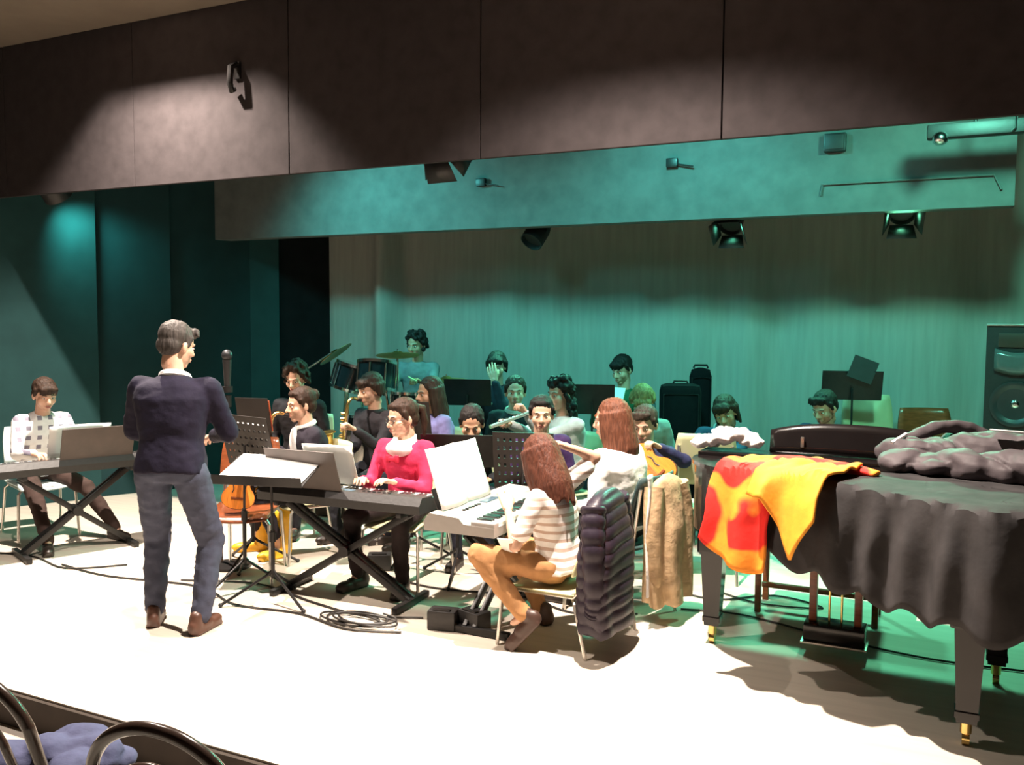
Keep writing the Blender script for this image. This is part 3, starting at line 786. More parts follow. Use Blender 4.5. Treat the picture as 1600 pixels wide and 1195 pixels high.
MB().box((0, 4.90 - PC[1], .985), (1.58, .22, .022), bev=.004).build('folded_lid_flap', M_lacq, piano)
MB().box((0, 5.14 - PC[1], .665), (1.58, .30, .09), bev=.008).build('key_bed', M_lacq, piano)
for s in (-1, 1): MB().box((s * .745, 5.13 - PC[1], .80), (.09, .30, .26), bev=.02).build('cheek', M_lacq, piano)
MB().box((0, 5.02 - PC[1], .84), (1.42, .03, .20), rotx(-R(8)), bev=.005).build('fallboard', M_lacq, piano)
kb = MB()
for i in range(52): kb.box((-.61 + i * .0235 + .012, 5.165 - PC[1], .718), (.0222, .15, .02))
o = kb.build('white_keys', M_wkey, piano, smooth=False); o['kind'] = 'stuff'
kb = MB()
for i in range(51):
    if i % 7 in (1, 4): continue
    kb.box((-.61 + (i + 1) * .0235, 5.13 - PC[1], .733), (.012, .095, .018))
o = kb.build('black_keys', M_bkey, piano, smooth=False); o['kind'] = 'stuff'
# music desk seen from behind
def desk(u, v_):
    x = (u - .5) * .84; top = .165 - .05 * abs(2 * u - 1) ** 2.6
    return V((x - .02, 4.96 - PC[1] + .035 * v_, .998 + top * v_))
d_ = MB().grid(desk, 25, 5).build('music_desk', M_lacq, piano, solid=.016)
for s in (-.23, .27): MB().box((s - .04, 4.955 - PC[1], 1.06), (.018, .012, .055), bev=.003).build('hinge', M_steel, d_)
def pleg(x, y, name='leg'):
    c = V((x - PC[0], y - PC[1], 0))
    l = MB().box(c + V((0, 0, .56)), (.15, .15, .14), bev=.012)
    l.add([c + V((sx * r, sy * r, z)) for z, r in ((.50, .058), (.10, .038)) for sx, sy in ((-1, -1), (1, -1), (1, 1), (-1, 1))], [(0, 1, 5, 4), (1, 2, 6, 5), (2, 3, 7, 6), (3, 0, 4, 7), (3, 2, 1, 0), (4, 5, 6, 7)])
    l.box(c + V((0, 0, .135)), (.092, .092, .03), bev=.004)
    lo = l.build('leg', M_lacq, piano, smooth=False)
    k_ = MB().cyl(c + V((-.014, 0, .028)), c + V((.014, 0, .028)), .028, 14); k_.cyl(c + V((0, 0, .05)), c + V((0, 0, .10)), .022, 12)
    k_.build('caster', M_brass, lo)
pleg(-1.06, 4.66); pleg(.27, 4.72); pleg(.13, 3.97)
ly = MB().box((-.46 - PC[0], 4.80 - PC[1], .11), (.30, .16, .09), bev=.012).build('lyre_box', M_lacq, piano)
MB().box((-.46 - PC[0], 4.79 - PC[1], .060), (.32, .17, .012), bev=.003).build('lyre_plate', M_steel, ly)
for s in (-1, 1):
    MB().box((-.46 + s * .11 - PC[0], 4.80 - PC[1], .37), (.038, .05, .50), bev=.006).build('lyre_post', M_wood_br, piano)
    MB().cyl((-.46 + s * .03 - PC[0], 4.80 - PC[1], .14), (-.46 + s * .03 - PC[0], 4.80 - PC[1], .62), .006).build('lyre_rod', M_brass, ly)
for s in (-1, 0, 1): MB().box((-.46 + s * .06 - PC[0], 4.93 - PC[1], .09), (.03, .14, .012), bev=.004).build('pedal', M_brass, ly)
# piano bench behind the keys
bn = thing('piano_bench', 'dark wooden piano bench beneath the grand piano keys', 'bench', (-.62, 5.42, 0))
MB().box((0, 0, .46), (.72, .34, .06), bev=.012).build('seat_pad', M_blackp, bn)
for sx in (-1, 1):
    for sy in (-1, 1): MB().box((sx * .32, sy * .13, .215), (.035, .035, .43), bev=.004).build('leg', M_wood_br, bn)
MB().box((0, 0, .13), (.64, .03, .03), bev=.004).build('stretcher', M_wood_br, bn)

# grey cover cloth hanging over the tail and the curved side
edge = [p.copy() for p in POUT if p.y < 4.62]
edge = [p for p in edge if p.x > -.80 or p.y < 4.2]
def drape(name, path, inner, drop, m, ztop=.985, amp=.035, freq=26, nu=130, nv=22, flare=.10, thick=.005, ph=0.0, inwob=.0, lift=.0, out=.0):
    pts = [V(p) for p in path]; cum = [0]
    for a, b in zip(pts, pts[1:]): cum.append(cum[-1] + (b - a).length)
    T = cum[-1]
    def at(u):
        s = u * T
        for i in range(len(pts) - 1):
            if s <= cum[i + 1] or i == len(pts) - 2:
                w_ = (s - cum[i]) / max(cum[i + 1] - cum[i], 1e-6); p = pts[i].lerp(pts[i + 1], w_); tg = (pts[i + 1] - pts[i]).normalized()
                return p, tg
    outn = []
    N = 60
    for i in range(N + 1):
        tg = (at(min(1, i / N + .04))[0] - at(max(0, i / N - .04))[0]).normalized(); outn.append(V((tg.y, -tg.x, 0)))
    sgn = 1 if outn[N // 2].dot(at(.5)[0] - V((PC[0], PC[1], 0))) > 0 else -1
    def nrm(u):
        x = u * N; i = min(int(x), N - 1); return outn[i].lerp(outn[i + 1], x - i).normalized() * sgn
    def fn(u, v_):
        p, tg = at(u); n_ = nrm(u); s = u * T
        I = inner(u); D = drop(u); Lt = I + D; d = v_ * Lt
        fold = math.sin(s * freq + ph + 2.2 * noise.noise(V((s * 3, ph, 0)))) + .5 * noise.noise(V((s * 9, 2 + ph, d * 2)))
        if d < I:
            q = p - n_ * (I - d); z = ztop + lift + .012 * noise.noise(V((q.x * 5, q.y * 5, ph))) + inwob * abs(noise.noise(V((q.x * 9, q.y * 9, ph + 3))))
            k_ = max(0, 1 - (I - d) / .05); return V((q.x, q.y, z)) + n_ * (.012 + out) * k_ - V((0, 0, .006 * k_))
        e = d - I; w_ = e / max(D, .01)
        o_ = .020 + out + flare * w_ * .8 + amp * (fold + 1.0) * min(1, w_ * 2.2)
        return V((p.x, p.y, ztop + lift - .004 - e)) + n_ * o_ + tg * .02 * noise.noise(V((s * 4, e * 6, ph)))
    return MB().grid(fn, nu, nv).build(name, m, solid=thick)
M_grey = fabric('grey_cover', (.034, .031, .032), rough=.8, n=.25, scale=9, bump=.3)
cov = drape('piano_cover', edge, lambda u: .16 + .30 * min(1, u * 4) * (1 if u < .8 else 1), lambda u: (.34 + .13 * min(1, u * 3.2) + .025 * math.sin(u * 60)), M_grey, amp=.022, freq=34, nu=220, nv=30, flare=.06, lift=.010)
tag(cov, 'dark grey cloth cover draped over the grand piano tail', 'cover')
# orange and red garment on the curved side
def two_tone(name, a, b_, scale, thr):
    m = mat(name, a, .75, 0, .12, 14, .2)
    nt = m.node_tree; bs = nt.nodes['Principled BSDF']; src = bs.inputs['Base Color'].links[0].from_socket
    tc = nt.nodes.new('ShaderNodeTexCoord'); nz = nt.nodes.new('ShaderNodeTexNoise'); nz.inputs['Scale'].default_value = scale; nz.inputs['Detail'].default_value = 1
    nt.links.new(tc.outputs['Object'], nz.inputs['Vector'])
    rp = nt.nodes.new('ShaderNodeValToRGB'); rp.color_ramp.elements[0].position = thr; rp.color_ramp.elements[1].position = thr + .06
    nt.links.new(nz.outputs['Fac'], rp.inputs['Fac'])
    mx = nt.nodes.new('ShaderNodeMix'); mx.data_type = 'RGBA'; nt.links.new(rp.outputs['Color'], mx.inputs['Factor']); nt.links.new(src, mx.inputs['A']); mx.inputs['B'].default_value = b_ + (1,)
    nt.links.new(mx.outputs['Result'], bs.inputs['Base Color'])
    return m
M_or = two_tone('orange_red_cloth', (.85, .27, .015), (.72, .015, .008), 5.0, .44)
M_yl = mat('orange_lining', (.86, .33, .02), .75, 0, .15, 12, .2)
ed1 = [V((-.95, 4.39, 0)), V((-.88, 4.35, 0)), V((-.78, 4.305, 0)), V((-.66, 4.255, 0))]
jk = thing('orange_jacket', 'orange and red jacket thrown over the curved piano side', 'jacket', (-.9, 4.4, 0))
o = drape('panel', ed1, lambda u: .20 + .06 * math.sin(u * 7), lambda u: .40 + .10 * u - .05 * (2 * u - 1) ** 4, M_or, ztop=1.016, amp=.022, freq=32, nu=60, nv=28, flare=.10, thick=.012, ph=2, inwob=.03, out=.040)
o.name = 'body_panel'; o.parent = jk; o.matrix_parent_inverse = Matrix.Translation((.9, -4.4, 0))
ed2 = [V((-.74, 4.29, 0)), V((-.54, 4.205, 0)), V((-.42, 4.155, 0))]
o = drape('sleeve', ed2, lambda u: .30 - .05 * u, lambda u: .12 + .26 * max(0, 1 - abs(u - .68) / .42), M_yl, ztop=1.030, amp=.018, freq=30, nu=40, nv=24, flare=.09, thick=.012, ph=5, inwob=.035, out=.060)
o.parent = jk; o.matrix_parent_inverse = Matrix.Translation((.9, -4.4, 0))
sl = MB()
sl.tube(spline([(-.86, 4.50, 1.03), (-.62, 4.50, 1.045), (-.42, 4.42, 1.04), (-.26, 4.36, 1.02)], 6), [.03 + .022 * math.sin(i / 18 * PI) for i in range(19)], 10)
me = blob_mesh(sl, 'cuff', .008, 1, lambda p: .012 * noise.noise(p * 16)); 
for v_ in me.vertices: v_.co.z = 1.0 + max(0, v_.co.z - 1.0) * .55
o = link_mesh(me, 'rolled_sleeve', M_or, jk); o.matrix_parent_inverse = Matrix.Translation((.9, -4.4, 0))
# red cloth under the tail
o = drape('red_cloth', [V((.13, 4.02, 0)), V((.22, 3.99, 0)), V((.30, 4.02, 0))], lambda u: .02, lambda u: .10 + .09 * (1 - abs(2 * u - 1)), mat('red_cloth', (.62, .012, .01), .7), ztop=.61, amp=.008, nu=16, nv=8, flare=.0)
tag(o, 'red cloth corner hanging below the grand piano tail', 'cloth')

# grey puffer jacket lying on the lid
pf = thing('puffer_jacket', 'grey quilted puffer jacket heaped on the grand piano lid', 'jacket', (.08, 4.72, .98))
b = MB(); rnd = random.Random(3)
def pil(P0, P1, r0, r1, n):
    for i in range(n):
        t_ = i / (n - 1); q_ = V(P0).lerp(V(P1), t_); r = (r0 + (r1 - r0) * t_) * rnd.uniform(.8, 1.15)
        b.ell(q_ + V((rnd.uniform(-.03, .03), rnd.uniform(-.03, .03), rnd.uniform(-.015, .02))), (.105, r, r * .55), rotz(rnd.uniform(-.5, .5) + .75) @ roty(rnd.uniform(-.25, .25)), 14)
pil((-.26, -.10, .06), (.42, -.25, .08), .12, .20, 6); pil((-.20, .10, .08), (.42, .02, .11), .15, .21, 6); pil((-.10, .30, .07), (.40, .25, .09), .12, .17, 5)
me = blob_mesh(b, 'jacket', .009, 1, lambda p: .012 * noise.noise(p * 14) - .016 * (1 - abs(noise.noise(V((p.x * 7 + p.y * 6, p.y * 3 - p.x * 3, p.z * 5))))) ** 6)
for v_ in me.vertices: v_.co.z = max(v_.co.z, .022)
link_mesh(me, 'quilted_body', fabric('puffer_grey', (.085, .070, .076), rough=.6, n=.1, bump=.15), pf)
b = MB(); b.tube(spline([(-.25, .12, .13), (-.12, .24, .19), (.02, .30, .20), (.12, .34, .15)], 5), .035, 10)
link_mesh(blob_mesh(b, 'hood', .009, 2, lambda p: .008 * noise.noise(p * 22)), 'hood', fabric('puffer_grey', (.16, .135, .14)), pf)
MB().box((.20, -.06, .228), (.16, .05, .006), rotz(-.25) @ rotx(-.2), bev=.002).build('label_patch', M_paper, pf)
MB().tube([(-.30, .02, .13), (-.24, .10, .17)], .010).build('zip', M_paper, pf)
# white crumpled scarf by the keys
b = MB(); rnd = random.Random(11)
for i in range(16):
    a = rnd.uniform(-.22, .22); b.ell((a, rnd.uniform(-.05, .05), .03 + .075 * math.exp(-((a + .05) / .12) ** 2) * rnd.uniform(.6, 1)), (rnd.uniform(.05, .09), .05, .03), rotz(rnd.uniform(-1, 1)), 10)
me = blob_mesh(b, 'scarf', .007, 1, lambda p: .014 * noise.noise(p * 30))
for v_ in me.vertices: v_.co.z = max(v_.co.z, .002)
sf = link_mesh(me, 'white_scarf', mat('white_knit', (.82, .78, .76), .85, 0, .05, 25, .3)); sf.location = (-.98, 4.92, .996); sf.rotation_euler = (0, 0, .15)
tag(sf, 'crumpled white scarf heaped on the piano beside the music desk', 'scarf')

# ================================================================== keyboards
K1 = keyboard((-5.66, 4.42), R(248), 1.10, .30, .60, 'black electric keyboard played by the boy in the checked shirt', M_blackp, rest=(-.12, .50, .24, M_rest))
xstand((-5.66, 4.42), R(248), .72, .60, .30, 'black crossed stand under the checked shirt boy\'s keyboard')
K2 = keyboard((-3.24, 4.43), R(183), 1.14, .30, .585, 'black electric keyboard in front of the girl in the red jumper', M_blackp, rest=(.22, .50, .26, M_rest))
xstand((-3.24, 4.43), R(183), .86, .585, .30, 'black crossed stand under the red jumper girl\'s keyboard')
M_silver = mat('silver_plastic', (.33, .30, .28), .4, 0, .05, 20)
K3 = keyboard((-2.27, 4.55), R(90), .98, .42, .575, 'silver-white electric keyboard played by the girl with the striped shirt', M_silver, rest=(-.12, .55, .12, M_blackp))
xstand((-2.27, 4.55), R(90), .72, .575, .38, 'black crossed stand under the silver-white keyboard')
# open music book on the silver keyboard
bk = thing('music_book', 'large open white music book on the silver-white keyboard', 'book', (-2.42, 4.42, .672))
for s in (-1, 1):
    def pg(u, v_, s=s):
        a = u * .285; cv = .018 * math.sin(u * PI)
        return V((-.11 * v_ + cv + .01, s * a, v_ * .325))
    MB().grid(pg, 10, 8).build('page', M_paper, bk, solid=.005)
MB().box((-.06, 0, .16), (.012, .02, .33), roty(-R(18.7)), bev=.002).build('spine', mat('book_spine', (.55, .5, .45), .6), bk)
# sheet on the checked shirt boy's rest, and the red girl's
def loose_sheet(c, ang, tilt, w, h, label):
    rr = rotz(ang) @ rotx(-tilt)
    o = MB().grid(lambda u, v_: V(c) + rr @ V(((u - .5) * w, -.01 * math.sin(u * PI), (v_ - .5) * h)), 8, 6).build('sheet_music', M_paper, solid=.002)
    return tag(o, label, 'sheet music')
loose_sheet((-5.66, 4.42 + .05, .80), R(248), R(20), .42, .26, 'white music sheet on the checked shirt boy\'s keyboard rest')
loose_sheet((-3.40, 4.44 + .02, .80), R(183), R(20), .36, .27, 'white music sheet on the red jumper girl\'s keyboard rest')

# ================================================================== the players
BR = (.030, .016, .010); BK = (.012, .009, .008); DB = (.030, .014, .008); AU = (.085, .026, .014); BL = (.20, .14, .05)
P = {}
NAVY = (.009, .007, .020); JEAN = (.050, .055, .085)
P['cond'] = person('man conducting with his back to the hall in navy jumper and jeans', (-3.74, 3.58, 1.55), 114, NAVY, JEAN, ('side', (.05, .042, .038)), k=.97, g=1.17, stand=True, head_yaw=-30, head_pitch=16,
    hands=[(-3.98, 3.74, 1.00), (-3.74, 3.84, 1.03)], feet=[(-3.90, 3.53, 0), (-3.58, 3.55, 0)], shoe=(.075, .032, .020), collar=(.75, .73, .72), seed=2, poles=[(-1.0, -.5, -.8), (1.0, -.5, -.8)], lean=9)
P['boy'] = person('boy in a white checked shirt with dark fringe playing a keyboard', (-6.13, 4.55, 1.11), -22, (.7, .7, .7), (.05, .03, .025), ('fringe', BR), seat=.43, k=.92, head_pitch=18, head_yaw=4,
    hands=[(-5.86, 4.62, .70), (-5.95, 4.32, .70)], hand_pose=('keys', 'keys'), seed=3, topmat=plaid('checked_shirt', (.80, .79, .80), (.22, .20, .26), 4.2), lean=22, feet=[(-5.70, 4.80, 0), (-5.78, 4.28, 0)])
P['sax'] = person('girl with tied-up hair and yellow boots playing a saxophone', (-4.10, 5.04, 1.09), 238, (.018, .014, .022), (.020, .016, .022), ('bun', DB), seat=.42, k=.90, head_pitch=8, head_yaw=0, lean=8,
    hands=[(-4.14, 4.84, .80), (-4.24, 4.84, .62)], hand_pose=('grip', 'grip'), feet=[(-4.22, 4.94, 0), (-4.50, 5.02, 0)], boot=True, shoe=(.80, .42, .02), seed=4, collar=(.7, .66, .66))
P['back1'] = person('curly-haired player in black behind the yellow-booted saxophonist', (-4.69, 5.71, 1.22), 285, (.014, .012, .014), (.02, .02, .025), ('curly', BR), seat=.46, k=.98, head_pitch=20, lean=8, seed=5)
P['sax2'] = person('dark-dressed boy with mop hair playing a brass saxophone', (-3.98, 5.72, 1.16), 258, (.016, .013, .016), (.02, .02, .025), ('shag', BR), seat=.45, k=.94, head_pitch=15, head_yaw=-15, lean=10,
    hands=[(-3.92, 5.44, .88), (-3.98, 5.44, .70)], hand_pose=('grip', 'grip'), seed=6)
P['red'] = person('girl in a red jumper and glasses playing a black keyboard', (-3.11, 4.82, 1.07), 272, (.60, .035, .10), (.022, .014, .014), ('pony', DB), seat=.42, k=.90, head_pitch=10, head_yaw=-30, lean=8,
    hands=[(-3.02, 4.60, .70), (-3.24, 4.58, .70)], hand_pose=('keys', 'keys'), collar=(.85, .83, .82), seed=7, feet=[(-2.98, 4.62, 0), (-3.30, 4.60, 0)])
P['drum'] = person('curly-haired drummer in a grey tee shirt behind the drum kit', (-4.53, 7.27, 1.458), 285, (.18, .21, .22), (.03, .03, .04), ('curly', BK), seat=.72, k=.94, sleeve='short', head_pitch=12, head_yaw=-14, lean=8,
    hands=[(-4.30, 6.95, 1.14), (-4.60, 6.92, 1.15)], hand_pose=('grip', 'grip'), seed=8, feet=[(-4.24, 6.92, .2), (-4.66, 6.88, .2)], skin='b')
P['lilac'] = person('long-haired girl in a lilac shirt looking aside', (-3.52, 5.83, 1.14), 240, (.19, .17, .36), (.02, .02, .03), ('long', BR), seat=.44, k=.93, head_pitch=6, head_yaw=0, lean=6, seed=9, skin='b')
P['low'] = person('boy with spiky dark hair bending low behind a music stand', (-2.90, 5.37, .99), 295, (.02, .018, .022), (.02, .02, .03), ('short', BK), seat=.42, k=.90, head_pitch=26, lean=34, seed=10, skin='b')
P['hand'] = person('dark-coated player holding a hand over the face', (-3.56, 7.05, 1.294), 290, (.014, .020, .032), (.02, .02, .025), ('shag', BK), seat=.50, k=1.0, head_pitch=14, lean=8, seed=11,
    hands=[(-3.475, 6.85, 1.174), None], hand_pose=('flat', 'relax'), hand_dir=((-.35, .10, .9), None), palms=((.0, 1, .1), None))
P['scarf'] = person('young man in dark jacket and pale scarf facing the hall', (-3.04, 6.35, 1.135), 296, (.016, .016, .02), (.02, .02, .025), ('short', BR), seat=.45, k=.94, head_pitch=4, lean=6, seed=12, collar=(.40, .38, .33))
P['purple'] = person('girl with pulled-back hair in a deep purple top', (-2.44, 5.51, 1.065), 294, (.050, .022, .085), (.02, .02, .03), ('bun', BK), seat=.42, k=.88, head_pitch=6, lean=6, seed=13)
P['flute'] = person('girl with long curly dark hair playing a silver flute', (-2.55, 6.08, 1.155), 240, (.42, .44, .43), (.02, .02, .03), ('curlylong', BK), seat=.44, k=.92, head_pitch=4, head_yaw=6, lean=6, seed=14,
    hands=[(-2.70, 5.83, 1.03), (-2.80, 5.75, .96)], hand_pose=('grip', 'grip'), poles=[(.2, -.1, -1), (.4, -.1, -1)])
P['green'] = person('boy in a green shirt with dark fringe reading a white sheet', (-2.50, 7.33, 1.28), 262, (.016, .10, .045), (.02, .02, .03), ('fringe', BK), seat=.50, k=.98, head_pitch=20, head_yaw=-8, lean=6, seed=15,
    hands=[(-2.42, 7.05, .98), (-2.62, 7.06, .96)], hand_pose=('grip', 'relax'))
P['blond'] = person('fair-haired player in grey bowed down behind the violinist', (-2.04, 6.48, 1.095), 288, (.30, .31, .28), (.02, .02, .03), ('shag', BL), seat=.44, k=.94, head_pitch=52, lean=16, seed=16)
P['violin'] = person('boy in a navy jumper seated with a violin upright on his lap', (-1.79, 5.74, 1.01), 282, (.030, .030, .085), (.02, .02, .03), ('side', (.045, .03, .022)), seat=.42, k=.92, head_pitch=18, head_yaw=-12, lean=8, seed=17,
    hands=[(-1.60, 5.44, .91), (-1.84, 5.36, .74)], hand_pose=('grip', 'relax'), poles=[(-1.0, -.2, -.55), None], collar=(.10, .10, .12))
P['stripe'] = person('long-haired girl in a white striped shirt and tan trousers leaning at the silver keyboard', (-1.93, 4.33, .965), 180, (.8, .75, .72), (.40, .20, .085), ('long', AU), seat=.45, k=.92, head_pitch=24, head_yaw=-22, lean=12, seed=18,
    hands=[(-2.05, 4.20, .71), (-1.86, 4.45, 1.03)], hand_pose=('keys', 'relax'), poles=[(-.6, -.8, -.6), (1.0, -1.0, .1)], shoe=(.06, .03, .022), feet=[(-1.90, 4.10, .10), (-2.0, 4.52, 0)], foot_pitch=(-48, 0), hem=.05, sleeve='short', topmat=stripes('striped_shirt', (.84, .80, .78), (.55, .40, .33), 7.0))
P['white'] = person('auburn-haired girl in a fluffy white top facing away from the hall', (-1.75, 4.95, 1.12), 165, (.85, .83, .81), (.03, .025, .03), ('long', (.12, .042, .022)), seat=.43, k=.93, g=1.12, head_pitch=8, head_yaw=16, lean=8, seed=19, hem=.04)
P['gtrA'] = person('long-haired boy in a blue hooded top bent over a guitar', (-1.47, 6.72, 1.02), 285, (.020, .045, .10), (.02, .02, .03), ('bob', BR), seat=.43, k=.94, head_pitch=24, head_roll=12, head_yaw=-14, lean=24, seed=20,
    hands=[(-1.34, 6.32, .74), (-1.62, 6.38, .74)], hand_pose=('grip', 'relax'), collar=(.28, .34, .40), skin='b')
P['gtrB'] = person('short-haired boy in a navy shirt looking down at a guitar', (-.79, 6.92, 1.07), 262, (.018, .030, .075), (.02, .02, .03), ('side', BK), seat=.43, k=.95, head_pitch=26, head_yaw=-20, lean=18, seed=21,
    hands=[(-.66, 6.50, .72), (-1.0, 6.54, .72)], hand_pose=('grip', 'relax'), skin='b')
# belongings that are worn
def on_head(p, mb, name, m):
    mb.v = [tuple(p['hcl'] + p['hm'] @ V(q) * p['hk']) for q in mb.v]
    return mb.build(name, m, p['root'])
g = MB()
for s in (-1, 1):
    g.tube([V((s * .032, .096, 0)) + V((math.cos(a) * .021, -.006 * math.cos(a) * s, math.sin(a) * .015)) for a in [2 * PI * i / 14 for i in range(14)]], .002, 6, closed=True)
    g.tube([(s * .053, .090, .004), (s * .074, .05, .006), (s * .080, -.005, .0)], .002, 6)
g.tube([(-.011, .098, .003), (0, .102, .006), (.011, .098, .003)], .002, 6)
on_head(P['red'], g, 'glasses', M_blackp)
b = MB().box((0, .0, 0), (.05, .03, .03), bev=.008).box((.03, 0, .0), (.03, .02, .05), bev=.008).box((-.03, 0, 0), (.03, .02, .05), bev=.008)
q = P['red']; cpos = q['loc'](q['neck'] + q['fwd'] * .155 - V((0, 0, .09))); b.v = [tuple(V(v_) + cpos) for v_ in b.v]; b.build('bow', fabric('red_bow', (.5, .02, .05)), q['root'])
c0 = q['loc'](q['neck'])
me = blob_mesh(MB().ell(c0 + V((0, .070, -.035)), (.098, .062, .055)).ell(c0 + V((0, 0, -.005)), (.105, .085, .032)), 'bib', .008, 2); link_mesh(me, 'white_collar', fabric('white_bib', (.85, .83, .82)), q['root'])
q = P['green']; c0 = q['loc'](q['neck'])
MB().tube([c0 + V((-.06, .02, .0)), c0 + V((-.04, .13, -.10)), c0 + V((0, .15, -.24)), c0 + V((.04, .13, -.10)), c0 + V((.06, .02, 0))], .006).build('lanyard', M_paper, q['root'])
q = P['sax']; c0 = q['loc'](q['neck'])
me = blob_mesh(MB().ell(c0 + V((0, .085, -.10)), (.05, .035, .11)), 'blouse', .008, 1); link_mesh(me, 'blouse_front', fabric('white_blouse', (.7, .66, .66)), q['root'])

# chairs
who = {'boy': ('blue', 'pale blue moulded chair under the checked shirt boy'), 'sax': ('pale', 'pale moulded chair under the yellow-booted saxophonist'), 'back1': ('pale', 'pale moulded chair under the curly player behind the saxophonist'),
       'sax2': ('pale', 'pale moulded chair under the mop-haired saxophonist'), 'red': ('pale', 'pale moulded chair under the girl in the red jumper'), 'lilac': ('pale', 'pale moulded chair under the girl in the lilac shirt'),
       'low': ('pale', 'pale moulded chair under the spiky-haired boy bending low'), 'hand': ('dark', 'dark moulded chair under the player covering the face'), 'scarf': ('pale', 'pale moulded chair under the man with the pale scarf'),
       'purple': ('pale', 'pale moulded chair under the girl in the purple top'), 'flute': ('pale', 'pale moulded chair under the flute player'), 'green': ('dark', 'dark moulded chair under the boy in the green shirt'),
       'blond': ('pale', 'pale moulded chair under the fair-haired player'), 'violin': ('pale', 'pale moulded chair under the violinist in navy'), 'stripe': ('pale', 'pale moulded chair under the girl in the striped shirt'),
       'white': ('dark', 'dark moulded chair under the girl in the fluffy white top'), 'gtrA': ('pale', 'pale moulded chair under the guitarist in blue hooded top'), 'gtrB': ('pale', 'pale moulded chair under the guitarist in the navy shirt')}
for k_, (sh_, lb) in who.items():
    p = P[k_]; chair_for(p, lb, sh_, zs={'hand': 1.1, 'green': 1.1, 'violin': 1.06, 'boy': 1.0}.get(k_, .97))
chair((-1.44, 5.92), 108, 'empty pale moulded chair with its back to the hall beside the violinist', 'pale', 1.08)
chair((-.50, 7.62), 285, 'empty pale moulded chair against the curtain behind the tilted music stand', 'pale', 1.22)
chair((-.04, 7.22), 290, 'empty brown wooden chair beside the loudspeaker', 'brown', 1.16)
# ================================================================== instruments
def mouth(p): return p['hc'] + (Matrix.Rotation(p['th'], 3, 'Z') @ p['hm']) @ V((0, .095, -.063)) * p['hk']
m1 = mouth(P['sax']); sax(m1, 238, 6, 'brass saxophone played by the yellow-booted girl')
m2 = mouth(P['sax2']); sax(m2, 250, 4, 'brass saxophone held by the mop-haired boy in black')
m3 = mouth(P['flute'])
fd = (V((-2.83, 5.47, .955)) - m3).normalized()
fl = thing('flute', 'long silver flute slanting down before the curly-haired girl', 'flute', m3)
MB().cyl(-fd * .10, fd * .57, .0145, 12).build('tube', mat('bright_silver', (.92, .92, .9), .28, .9, .03, 10), fl)
for i in range(9):
    c = fd * (.20 + i * .036); MB().cyl(c + V((0, 0, .010)), c + V((0, 0, .018)), .009, 10).build('key_cup', M_chrome, fl)
MB().ell(fd * .0 + V((0, 0, .010)), (.018, .014, .005)).build('lip_plate', M_chrome, fl)
fiddle((-1.63, 5.36, .79), axes_rot((-.72, .12, .60), (.25, -1, .1)), 'orange varnished violin held upright by the boy in navy', 'violin', sc_=.68, name='violin')
fiddle((-1.52, 6.46, .66), axes_rot((.66, -.62, .10), (.6, -.6, .4)), 'acoustic guitar held by the boy in the blue hooded top', 'guitar', mtop=mat('amber_top', (.72, .36, .08), .3, 0, .15, 12), sc_=.95)
fiddle((-.88, 6.62, .64), axes_rot((.70, -.60, .08), (.2, -.8, .5)), 'acoustic guitar held by the boy in the navy shirt', 'guitar', mtop=mat('amber_top', (.72, .36, .08)), sc_=.95)
fiddle((-4.08, 4.40, .60), Euler((R(74), R(8), R(38)), 'XYZ'), 'orange violin propped on a brown chair behind the conductor', 'violin', sc_=.55, name='violin')
chair((-4.10, 4.46), 300, 'brown wooden chair carrying an orange violin behind the conductor', 'brown', .98)
sheet_w = MB().box((-2.50, 7.10, 1.02), (.20, .006, .26), rotz(-.2) @ rotx(-.4), bev=.001).build('sheet_music', M_paper, smooth=False)
tag(sheet_w, 'white sheet held by the boy in the green shirt', 'sheet music')

# drum kit on a low riser
rs = thing('drum_riser', 'low black platform under the drum kit', 'platform', (-4.62, 7.00, 0))
MB().box((0, 0, .10), (1.9, 1.7, .19), bev=.01).build('deck', M_riser, rs, smooth=False)
for s in (-1, 1): MB().box((s * .8, 0, .02), (.08, 1.5, .04)).build('skid', M_black, rs, smooth=False)
M_drum = mat('black_drum_wrap', (.02, .025, .03), .15, .2, .1, 10); M_skin = mat('drum_head', (.75, .78, .76), .5)
M_cym = mat('cymbal_bronze', (.36, .26, .10), .35, 1.0, .15, 20)
def drum(name, loc, r, h, label, axis=(0, 0, 1), lugs=8, legs=0, base=.2):
    t = thing(name, label, 'drum', (loc[0], loc[1], base))
    c = V((0, 0, loc[2] - base)); q = V(axis).normalized().to_track_quat('Z', 'Y').to_matrix().to_4x4(); T = Matrix.Translation(c) @ q
    MB().lathe([(r, -h / 2), (r, h / 2)], T, 28).build('shell', M_drum, t)
    MB().lathe([(r * .97, h / 2 + .004), (.01, h / 2 + .006)], T, 28).build('drum_head', M_skin, t)
    for s in (-1, 1): MB().lathe([(r + .002, s * h / 2 - .012), (r + .012, s * h / 2 - .012), (r + .012, s * h / 2 + .014), (r - .004, s * h / 2 + .014)], T, 28).build('hoop', M_chrome, t)
    for i in range(lugs):
        a = 2 * PI * i / lugs; p = V((math.cos(a) * (r + .012), math.sin(a) * (r + .012), 0))
        MB().cyl(T @ (p + V((0, 0, -h * .42))), T @ (p + V((0, 0, h * .42))), .009, 8).build('lug', M_chrome, t)
    if legs:
        for i in range(3):
            a = 2 * PI * i / 3 + .5; d = V((math.cos(a), math.sin(a), 0))
            MB().tube([c + d * (r * .5) + V((0, 0, -h / 2)), d * (r * 1.25) + V((0, 0, .01))], .011).build('leg', M_chrome, t)
    return t
drum('bass_drum', (-4.50, 6.42, .49), .28, .40, 'black bass drum facing the hall on the riser', (.35, -1, 0))
